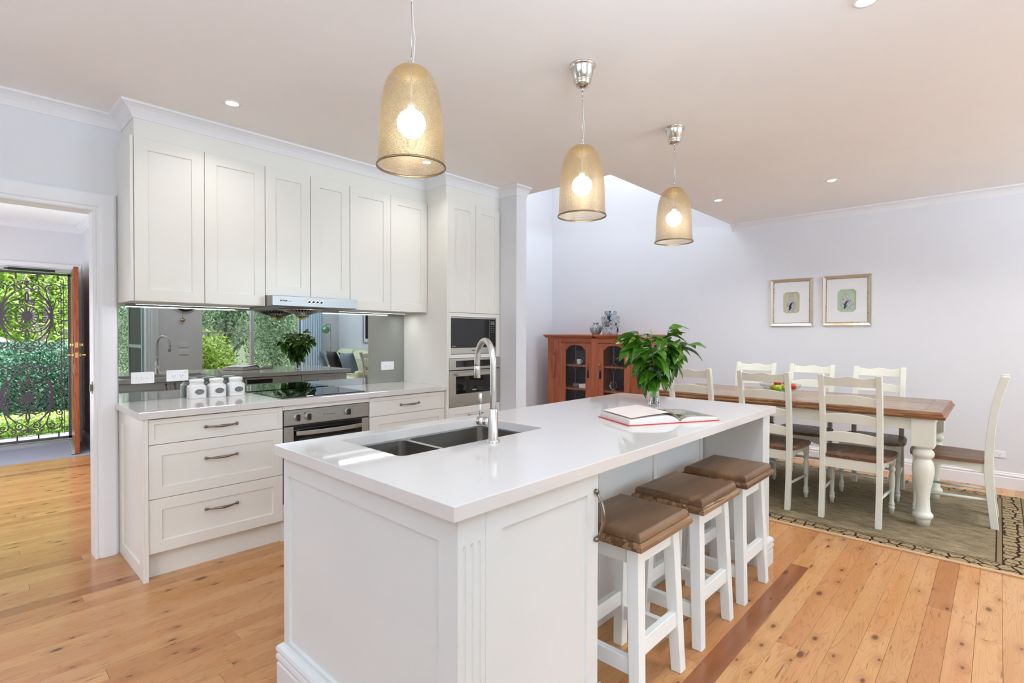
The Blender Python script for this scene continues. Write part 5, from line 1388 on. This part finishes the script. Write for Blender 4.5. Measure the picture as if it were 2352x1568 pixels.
for p, az, el in leaves:
    me = rl.choice(LM[:5]) if rl.random() < .86 else rl.choice(LM[5:])
    d = Vector((math.cos(az)*math.cos(el), math.sin(az)*math.cos(el), math.sin(el)))
    xa = d.cross(Vector((0, 0, 1))).normalized(); za = xa.cross(d); mt_ = Matrix((xa, d, za)).transposed().to_4x4() @ Matrix.Rotation(rl.uniform(-.5, .5), 4, 'Y')
    sc_ = rl.uniform(.72, 1.0); mt_ = Matrix.Translation(p) @ mt_ @ Matrix.Scale(sc_, 4)
    inst('leaf', me, pl, mt_)

# ================================================================== HALL : front door, screen, garden
fd = thing('front_door', 'open timber front door with glazed panel and brass locks, seen edge-on', 'door', (.885, 8.10, 0))
FD = fd
dx0, dx1, dy0, dy1 = .868, .908, 7.275, 8.095
mb = MB().box(dx0, dx1, dy0, dy0+.12, .012, 2.035).box(dx0, dx1, dy1-.12, dy1, .012, 2.035).box(dx0, dx1, dy0+.12, dy1-.12, .012, .25).box(dx0, dx1, dy0+.12, dy1-.12, 1.915, 2.035).box(dx0, dx1, dy0+.12, dy1-.12, .86, .98)
mb.build('leaf_frame', M['doorw'], fd, bevel=.002)
for z0, z1 in ((.25, .86), (.98, 1.915)):
    MB().box(.884, .892, dy0+.118, dy1-.118, z0-.002, z1+.002).build('glass_panel', M['pane'], fd)
    MB().rect(westf(dx0), dy0+.118, dy1-.118, z0, z1, [(0, 0), (0, .006), (.014, .004), (.016, -.008)], capb=False).build('bead', M['brass'] if False else M['doorw'], fd)
for z in (1.19, 1.08):
    h = MB().box(dx0+.006, dx1-.006, dy0-.002, dy0+.001, z-.028, z+.028)
    h.cyl((dx1, dy0+.06, z), (dx1+.012, dy0+.06, z), .026, .026, 16).cyl((dx0-.012, dy0+.06, z), (dx0, dy0+.06, z), .026, .026, 16)
    if z > 1.1: h.cyl((dx1+.012, dy0+.06, z), (dx1+.035, dy0+.06, z), .014, .020, 14).cyl((dx0-.035, dy0+.06, z), (dx0-.012, dy0+.06, z), .020, .014, 14)
    else:
        for sx, xx in ((1, dx1), (-1, dx0)):
            h.cyl((xx+sx*.010, dy0+.06, z), (xx+sx*.055, dy0+.06, z), .009, .009, 12); h.cyl((xx+sx*.05, dy0+.05, z), (xx+sx*.05, dy0+.16, z), .009, .007, 12)
    h.build('lock', M['brass'], fd)
MB().box(.835, dx0, dy0+.01, dy1-.01, .012, .03).box(.85, dx0, dy0+.01, dy1-.01, .03, .055).build('weather_seal', M['alum'], fd)
fd.location = (.957, 8.095, 0); fd.rotation_euler = (0, 0, R(-4.76))
# door frame sill
struct(MB().box(.14, .985, 8.10, 8.26, .004, .045).box(.14, .168, 8.12, 8.25, .04, 2.05).box(.955, .985, 8.12, 8.25, .04, 2.05).box(.14, .985, 8.12, 8.25, 2.035, 2.07).build('door_1', M['alum']))
# security screen
sx0, sx1, sz0, sz1 = .172, .951, .052, 2.028; SY = 8.20
ss = thing('security_screen_door', 'charcoal wrought iron scrollwork security screen across the front doorway', 'screen door', ((sx0+sx1)/2, SY, .05))
sf = front(SY)
mb = MB().fbox(sf, sx0, sx0+.035, sz0, sz1, -.012, .012).fbox(sf, sx1-.026, sx1, sz0, sz1, -.012, .012).fbox(sf, sx0, sx1, sz0, sz0+.03, -.012, .012).fbox(sf, sx0, sx1, sz1-.026, sz1, -.012, .012)
mb.build('frame', M['iron'], ss, bevel=.001)
sc = MB(); X0, X1, Z0, Z1 = sx0+.03, sx1-.026, sz0+.03, sz1-.026; xc = (X0+X1)/2
def spiral(c, r0, turns, a0, hand, n=22, k=.12):
    P = []
    for i in range(n+1):
        t = i/n; r_ = r0*(1-t)+r0*k*t; a = a0+hand*2*PI*turns*t; P.append((c[0]+r_*math.cos(a), c[1]+r_*math.sin(a)))
    return P
def bez(p0, p1, p2, p3, n=12):
    P = []
    for i in range(n+1):
        t = i/n; P.append(tuple((1-t)**3*a+3*(1-t)**2*t*b+3*(1-t)*t*t*c_+t**3*d for a, b, c_, d in zip(p0, p1, p2, p3)))
    return P
JR = random.Random(9)
def addsym(P, wd, zc):
    for mx_ in (1, -1):
        for mz in (1, -1):
            j = JR.uniform(-.0022, .0022)
            sc.bar(sf, [(xc+mx_*x, zc+mz*z) for x, z in P], [q*1.35 for q in wd] if isinstance(wd, list) else wd*1.35, -.003+j, .003+j)
for zc in (1.515, .565):
    H_ = .455; Wd = (X1-X0)/2
    ring = [(.098*math.cos(2*PI*i/36), .098*math.sin(2*PI*i/36)*1.18) for i in range(37)]
    sc.bar(sf, [(xc+x, zc+z) for x, z in ring], .013, -.003, .003)
    sc.prism(sf, [(xc+.048*math.cos(2*PI*i/28), zc+.048*1.25*math.sin(2*PI*i/28)) for i in range(28)], -.003, .003)
    for k in range(18):
        a = 2*PI*k/18+.17; sc.bar(sf, [(xc+.045*math.cos(a), zc+.052*math.sin(a)), (xc+.094*math.cos(a), zc+.110*math.sin(a))], .010, -.0025, .0026)
    addsym(bez((0, .15), (.015, .20), (.02, .22), (0, .285)), .012, zc)
    addsym(bez((0, .18), (.03, .16), (.05, .19), (.075, .205)), .012, zc)
    addsym(spiral((.043, .152), .028, 1.25, PI, 1), .007, zc)
    addsym(bez((.0, .165), (.08, .215), (.17, .17), (.20, .06)), .009, zc)
    addsym(bez((.045, .12), (.10, .14), (.16, .13), (.19, .02)), .008, zc)
    # big side stems
    addsym(bez((.195, 0), (.23, .05), (.22, .10), (.185, .17))+bez((.185, .17), (.14, .25), (.07, .28), (.0, .34)), [.030-.022*min(1, i/14) for i in range(26)], zc)
    addsym(bez((.21, .05), (.20, .15), (.14, .22), (.11, .27))+spiral((.070, .325), .040, 1.3, 5.3, 1), .009, zc)
    addsym(bez((.205, .10), (.20, .20), (.17, .24), (.165, .30))+spiral((.205, .330), .042, 1.35, PI, -1), .009, zc)
    addsym(bez((.21, .03), (.24, .09), (.235, .15), (.255, .18))+spiral((.285, .195), .032, 1.3, PI, -1), .008, zc)
    addsym(bez((.215, .0), (.25, .04), (.28, .04), (.305, .035))+spiral((.285, .062), .024, 1.2, -.9, 1), .008, zc)
    addsym(spiral((.150, .035), .033, 1.3, PI/2, -1), .008, zc)
    addsym(bez((.12, .065), (.15, .09), (.18, .07), (.19, .02)), .008, zc)
    addsym(spiral((.125, .375), .030, 1.2, PI/2, 1), .007, zc)
    addsym(spiral((.030, .385), .028, 1.2, 0, 1), .007, zc)
    addsym(bez((.0, .355), (.06, .40), (.13, .36), (.16, .30)), .008, zc)
    addsym(bez((.20, .372), (.25, .40), (.29, .37), (.30, .30)), .008, zc)
    addsym(spiral((.285, .270), .026, 1.2, PI/2, -1), .007, zc)
    addsym([(.0, .34), (0, .405)], .012, zc)
for d_ in (.038, .062):
    sc.bar(sf, [(X0+d_, Z0+d_), (X1-d_, Z0+d_), (X1-d_, Z1-d_), (X0+d_, Z1-d_), (X0+d_, Z0+d_)], .008, -.0035, .0036)
for k in range(9):
    z = Z0+(Z1-Z0)*(k+.5)/9; sc.bar(sf, [(X0, z), (X0+.065, z)], .012, -.004, .0042); sc.bar(sf, [(X1-.065, z), (X1, z)], .012, -.004, .0042)
for k in range(4):
    x = X0+(X1-X0)*(k+.5)/4; sc.bar(sf, [(x, Z0), (x, Z0+.065)], .016, -.004, .0042); sc.bar(sf, [(x, Z1-.065), (x, Z1)], .016, -.004, .0042)
sc.build('scrollwork', M['iron'], ss, kind='stuff', fix=False)
cl = tag(MB().box(.40, .80, 8.08, 8.115, 2.03, 2.055).box(.37, .40, 8.09, 8.105, 2.038, 2.048).build('door_closer', M['black'], bevel=.002), 'black door closer bar above the security screen door', 'door closer')

# ================================================================== OUTDOORS
def foliage(mb_v, mb_f, c, rad_, n, size, rnd, hollow=.35):
    for _ in range(n):
        while True:
            p = Vector((rnd.uniform(-1, 1), rnd.uniform(-1, 1), rnd.uniform(-1, 1)))
            if hollow < p.length < 1: break
        p = Vector((c[0]+p.x*rad_[0], c[1]+p.y*rad_[1], c[2]+p.z*rad_[2]))
        a = Vector((rnd.uniform(-1, 1), rnd.uniform(-1, 1), rnd.uniform(-1, 1))).normalized(); b = a.orthogonal().normalized()
        s_ = size*rnd.uniform(.6, 1.3); o = len(mb_v)
        mb_v += [p-a*s_, p-b*s_*.38, p+a*s_, p+b*s_*.38]; mb_f.append((o, o+1, o+2, o+3))
FM = {'bright': foliage_mat('foliage_bright', [(84, 124, 44), (150, 184, 70), (200, 222, 120), (240, 246, 200)]),
      'deep': foliage_mat('foliage_deep', [(16, 52, 40), (36, 84, 62), (60, 114, 88), (150, 190, 170)]),
      'gum': foliage_mat('foliage_gum', [(84, 128, 108), (150, 184, 150), (206, 224, 190), (250, 254, 246)])}
def tree(x, y, z0, zc, rad_, n, size, kind, label, seed, group='trees outdoors', trunk=True, name='tree', cat='tree'):
    rnd = random.Random(seed); t = thing(name, label, cat, (x, y, z0), group=group)
    v, f = [], []
    for k in range(7):
        c_ = (rnd.uniform(-.45, .45)*rad_[0], rnd.uniform(-.45, .45)*rad_[1], zc-z0+rnd.uniform(-.5, .5)*rad_[2])
        foliage(v, f, c_, [q*rnd.uniform(.5, .75) for q in rad_], n//7, size, rnd, .2)
    me = bpy.data.meshes.new('foliage'); me.from_pydata(v, [], f); me.materials.append(FM[kind])
    o = inst('foliage', me, t); o['kind'] = 'stuff'
    if trunk:
        mb = MB()
        for k in range(5):
            a = rnd.uniform(0, 6.28); top = Vector((math.cos(a)*rad_[0]*.7, math.sin(a)*rad_[1]*.7, zc-z0+rnd.uniform(-.2, .6)*rad_[2]))
            mid = Vector((top.x*.3+rnd.uniform(-.2, .2), top.y*.3, (zc-z0)*.5))
            mb.tube([(0, 0, 0), mid, (mid+top)/2+Vector((rnd.uniform(-.2, .2), 0, .1)), top], [.10, .07, .05, .015], 7)
        mb.build('trunk', M['bark'], t, local=True)
    return t
g_ = MB().box(-60, 70, 8.35, 120, -.35, -.12).build('lawn', M['soil']); g_['kind'] = 'structure'
g2 = MB().box(-60, 80, -120, -6.2, -1.2, -1.0).build('garden_ground', mat('undergrowth', srgb(112, 122, 92), .95, var=.4, vscale=2)); g2['kind'] = 'structure'
tree(1.2, 34.0, -.12, 3.4, (6.5, 2.0, 4.2), 30000, .14, 'gum', 'wide pale tree belt at the back of the front garden', 31)
struct(MB().box(-3, 6.3, -6.2, -3.8, -.3, -.02).box(-3, 2.19, -3.8, -.36, -.3, -.02).build('deck', M['deck']))
struct(MB().box(-1.2, 2.2, 8.26, 9.2, -.12, -.02).build('porch_step', M['carpet']))
def hedge(x0, x1, y, z, r_, n, kind, label, seed, name='hedge'):
    t = thing(name, label, 'hedge', ((x0+x1)/2, y, -.12), group='garden shrubs beyond the front door'); rnd = random.Random(seed); v, f = [], []
    for _ in range(n):
        p = Vector((rnd.uniform(x0, x1)-(x0+x1)/2, rnd.uniform(-r_, r_), rnd.uniform(.02, z+.12)))
        a = Vector((rnd.uniform(-1, 1), rnd.uniform(-1, 1), rnd.uniform(-1, 1))).normalized(); b = a.orthogonal().normalized(); s_ = .030*rnd.uniform(.6, 1.3); o = len(v)
        v += [p-a*s_, p-b*s_*.45, p+a*s_, p+b*s_*.45]; f.append((o, o+1, o+2, o+3))
    me = bpy.data.meshes.new('foliage'); me.from_pydata(v, [], f); me.materials.append(FM[kind]); o = inst('foliage', me, t); o['kind'] = 'stuff'
hedge(-.5, 2.6, 9.9, .17, .28, 15000, 'bright', 'low bright green hedge just outside the front door', 1)
hedge(.35, 3.2, 13.2, 1.15, .8, 42000, 'deep', 'dark green shrubs behind the lawn beyond the front door', 2, 'shrub_bed')
tree(1.6, 18.0, -.12, 2.7, (2.2, 2.0, 2.9), 34000, .07, 'bright', 'bright sunlit tree beyond the front garden', 21)
tree(-2.6, 23.5, -.12, 2.9, (3.0, 2.0, 3.0), 24000, .09, 'gum', 'pale green tree at the left beyond the parked car', 22)
tree(5.6, 23.0, -.12, 2.6, (2.6, 2.0, 2.8), 14000, .11, 'deep', 'dark green tree at the right of the front garden', 23)
car = thing('car', 'pale blue-white parked car beyond the front garden', 'car', (.1, 16.0, -.12))
cf = Fr((0, 0, 0), (1, 0, 0), (0, -1, 0))
MB().prism(cf, [(-2.1, .25), (-2.1, .62), (-1.95, .78), (-1.15, .88), (-.55, 1.30), (.55, 1.36), (1.15, 1.0), (1.85, .92), (2.1, .72), (2.1, .25)], -.85, .85).build('body', M['carp'], car, local=True, bevel=.05, segs=3)
MB().prism(cf, [(-1.0, .90), (-.52, 1.24), (.50, 1.29), (1.0, 1.0)], -.86, .86).build('windows', M['bglass'], car, local=True, bevel=.02)
for x in (-1.35, 1.35):
    for y in (-.80, .80): MB().cyl((x, y-.09, .31), (x, y+.09, .31), .31, .31, 24).build('wheel', M['black'], car, local=True, bevel=.02)
# trees behind the lounge, seen in the mirror splashback
for k, (x, y, zc, r3, n, kd, lb) in enumerate(((4.6, -10.2, 1.9, (1.7, 1.2, 2.2), 22000, 'gum', 'gum tree beyond the lounge window, left in the mirror reflection'), (8.0, -10.8, 2.1, (1.5, 1.4, 2.3), 20000, 'gum', 'gum tree beyond the lounge window, right in the mirror reflection'),
        (4.2, -7.2, .35, (1.1, .5, 1.3), 12000, 'bright', 'yellow-green shrub low beyond the lounge window'), (2.0, -7.7, 1.6, (.8, .9, 2.0), 14000, 'deep', 'dark tree seen past the garden door in the mirror'), (7.0, -15.5, 2.4, (4.5, 1.8, 3.4), 26000, 'gum', 'deep green tree farther behind the lounge trees'))):
    tree(x, y, -1.0, zc, r3, n, .05 if k < 4 else .085, kd, lb, 40+k, group='trees behind the lounge')

# ================================================================== LOUNGE (seen in the mirror)
wn = MB(); Y = -3.74
wn.box(2.62, 5.27, Y-.03, Y+.03, 0, .06).box(2.62, 5.27, Y-.03, Y+.03, 2.39, 2.45).box(2.62, 2.68, Y-.03, Y+.03, .06, 2.39).box(5.21, 5.27, Y-.03, Y+.03, .06, 2.39).box(4.195, 4.265, Y-.03, Y+.03, .06, 2.39).box(2.68, 4.195, Y-.015, Y+.015, 1.33, 1.355)
w1 = struct(wn.build('window_1', M['alum']))
for a, b in ((2.68, 4.195), (4.265, 5.21)): MB().box(a, b, Y-.004, Y+.004, .06, 2.39).build('pane', M['pane'], w1)
w2 = struct(MB().box(-1.68, -1.62, .2, .26, .05, 2.2).box(-1.68, -1.62, 2.34, 2.4, .05, 2.2).box(-1.68, -1.62, 1.27, 1.33, .05, 2.2).box(-1.68, -1.62, .2, 2.4, .05, .11).box(-1.68, -1.62, .2, 2.4, 2.14, 2.2).build('added_window', M['alum']))  # unseen window added in the left wall to light island end and hall
for a, b in ((.26, 1.27), (1.33, 2.34)): MB().box(-1.654, -1.646, a, b, .11, 2.14).build('pane', M['pane'], w2)
def curtain(x0, x1, label, seed):
    mb = MB(); n = 90; vs = []; rnd = random.Random(seed)
    for i in range(n+1):
        u = i/n; x = x0+(x1-x0)*u; y_ = -3.60+.028*math.sin(u*2*PI*9+.6*math.sin(u*7))
        vs += [(x, y_, .02), (x, y_, 2.50), (x, y_+.003, .02), (x, y_+.003, 2.50)]
    fs_ = []
    for i in range(n): a = i*4; b = a+4; fs_ += [(a, b, b+1, a+1), (a+2, a+3, b+3, b+2)]
    mb.add(vs, fs_, True); tag(mb.build('curtain', M['curtain'], fix=False), label, 'curtain')
curtain(5.22, 5.70, 'pale sheer curtain at the right of the lounge window, seen in the mirror', 1)
fl_ = thing('floor_lamp', 'slim floor lamp with green glass ball shade, seen in the mirror', 'lamp', (5.80, -3.40, 0))
MB().cyl((5.80, -3.40, 0), (5.80, -3.40, .02), .13, .13, 28).build('base', M['pewter'], fl_)
MB().cyl((5.80, -3.40, .02), (5.80, -3.40, 1.545), .011, .011, 12).build('pole', M['pewter'], fl_)
MB().cyl((5.80, -3.40, 1.54), (5.69, -3.40, 1.54), .007, .007, 10).cyl((5.69, -3.40, 1.54), (5.69, -3.40, 1.50), .012, .02, 12).build('arm', M['pewter'], fl_)
MB().ball((5.69, -3.40, 1.42), .088, 24, 16).build('shade', M['gglass'], fl_)
sf_ = thing('sofa', 'cream leather sofa against the lounge wall, seen in the mirror', 'sofa', (5.65, -2.2, 0))
MB().box(5.12, 6.12, -3.25, -1.25, .08, .34).build('base', M['leather'], sf_, bevel=.03, segs=3)
for y in (-2.93, -2.25, -1.57):
    MB().box(5.14, 5.80, y-.325, y+.325, .34, .50).build('seat_cushion', M['leather'], sf_, bevel=.05, segs=4)
    mb = MB(); mb.prism(Fr((0, y, 0), (1, 0, 0), (0, -1, 0)), [(5.78, .46), (6.10, .40), (6.12, .96), (6.02, 1.0), (5.90, .97), (5.80, .80)], -.325, .325); mb.build('back_cushion', M['leather'], sf_, bevel=.05, segs=4)
for y in (-3.32, -1.18): MB().box(5.14, 6.10, y-.09, y+.09, .08, .62).build('arm', M['leather'], sf_, bevel=.05, segs=4)
for k in range(4): MB().cyl((5.2+.85*(k % 2), -3.2+2.0*(k//2), 0), (5.2+.85*(k % 2), -3.2+2.0*(k//2), .08), .025, .03, 12).build('foot', M['pewter'], sf_)
def cushion(x, y, z, rz, ry, s_, mt_, label):
    n = 8; mb = MB(); vs = []
    for sgn in (-1, 1):
        for i in range(n+1):
            for j in range(n+1):
                u, v = -1+2*i/n, -1+2*j/n; th_ = .07*((1-u**4)*(1-v**4))**.6; k = 1-.10*(u*u*v*v == 0)*0-.06*(1-abs(u))*abs(v)-.06*(1-abs(v))*abs(u)
                vs.append((sgn*th_, u*s_*k, v*s_*k))
    fs_ = []
    for q in range(2):
        o = q*(n+1)**2
        for i in range(n):
            for j in range(n): a = o+i*(n+1)+j; fs_.append((a, a+1, a+n+2, a+n+1))
    mb.add(vs, fs_, True); o = mb.build('cushion', mt_); bm = bmesh.new(); bm.from_mesh(o.data); bmesh.ops.remove_doubles(bm, verts=bm.verts, dist=1e-5); bmesh.ops.recalc_face_normals(bm, faces=bm.faces); bm.to_mesh(o.data); bm.free()
    for p in o.data.polygons: p.use_smooth = True
    o.location = (x, y, z); o.rotation_euler = (0, R(ry), R(rz)); tag(o, label, 'cushion', 'scatter cushions on the sofa')
cushion(5.40, -2.98, .735, 25, -18, .235, M['greyf'], 'blue-grey scatter cushion at the left end of the sofa')
cushion(5.38, -2.42, .735, 5, -20, .240, M['blackf'], 'black scatter cushion in the middle of the sofa')
cushion(5.38, -1.85, .735, -10, -20, .225, M['greyf'], 'blue-grey scatter cushion at the near end of the sofa')
pf = thing('framed_picture', 'tall dark framed picture on the lounge wall, seen in the mirror', 'picture', (DX, -2.2, 1.6))
MB().rect(wf, -2.62, -1.85, 1.12, 2.15, [(0, .001), (0, .028), (.03, .028), (.03, .01)], capb=False).build('frame', M['alum'], pf)
MB().fbox(wf, -2.60, -1.87, 1.14, 2.13, .004, .010).build('mat_board', M['matb'], pf)
MB().fbox(wf, -2.52, -1.95, 1.22, 2.05, .010, .013).build('print', M['blackf'], pf)
# clock and switches on the wall behind the photographer
bw_ = backf(-.25)
ckk = thing('wall_clock', 'round dark-rimmed pendulum wall clock, bottom half seen in the mirror', 'clock', (2.09, -.25, 1.75))
MB().lathe([(.0001, 0), (.135, 0), (.145, .015), (.140, .030), (.120, .034), (.112, .020)], 40, (2.09, -.25, 1.755), (0, 1, 0)).build('case', M['black'], ckk)
MB().lathe([(.0001, .019), (.113, .019), (.113, .021), (.0001, .021)], 40, (2.09, -.25, 1.755), (0, 1, 0)).build('dial', M['cream'], ckk)
cb = Fr((2.09, -.25, 1.755), (-1, 0, 0), (0, 1, 0))
for k in range(12):
    a = PI/2-2*PI*(k+1)/12; text('numeral', str(k+1), .028, cb, .088*math.cos(a), .088*math.sin(a), .0215, M['ink'], ckk)
MB().bar(cb, [(0, 0), (.04, .03)], .007, .0216, .023).bar(cb, [(0, 0), (-.03, .075)], .005, .0216, .023).build('hands', M['ink'], ckk)
MB().cyl((2.055, -.235, 1.62), (2.055, -.235, 1.51), .002, .002, 6).lathe([(.0001, 0), (.025, .002), (.027, .006), (.0001, .009)], 20, (2.055, -.235, 1.495), (0, 1, 0)).build('pendulum', M['brass'], ckk)
def mir(u0, u1): return Fr((u0+u1, -.25, 0), (-1, 0, 0), (0, 1, 0))
plate(mir(2.008, 2.125), 2.008, 2.125, 1.137, 1.207, 'upper white triple switch plate on the wall behind the camera, seen in the mirror', 'sw3', 'light_switch', 'light switch')
plate(mir(2.008, 2.125), 2.008, 2.125, 1.040, 1.110, 'lower white triple switch plate on the wall behind the camera, seen in the mirror', 'sw3', 'light_switch', 'light switch')
# garden door behind the photographer
struct(MB().box(.02, .05, -.35, -.25, 0, 2.12).box(1.65, 1.68, -.35, -.25, 0, 2.12).box(.02, 1.68, -.35, -.25, 2.09, 2.12).build('door_2', M['trim']))
sd_ = thing('fly_screen_door', 'open dark fly screen door with pale frame and mid rail, seen in the mirror', 'screen door', (1.64, -.37, 0))
MB().box(1.63, 1.655, -1.15, -1.11, .02, 2.06).box(1.63, 1.655, -.41, -.37, .02, 2.06).box(1.63, 1.655, -1.11, -.41, .02, .12).box(1.63, 1.655, -1.11, -.41, 2.0, 2.06).box(1.63, 1.655, -1.11, -.41, 1.13, 1.17).build('frame', M['board'], sd_)
MB().box(1.641, 1.643, -1.11, -.41, .12, 2.0).build('mesh', M['mesh'], sd_)
wbp = struct(MB().box(2.17, 2.189, -3.78, -.36, 0, CZ).build('wall_outside', M['board']))
for k in range(15):
    z = .02+k*.17; mb = MB(); mb.prism(Fr((0, 0, 0), (1, 0, 0), (0, -1, 0)), [(2.169, z), (2.145, z+.004), (2.160, z+.176), (2.169, z+.176)], .37, 3.70); mb.build('weatherboard', M['board'], wbp)
MB().box(2.13, 2.17, -3.80, -3.70, 0, CZ).build('corner_board', M['board'], wbp)
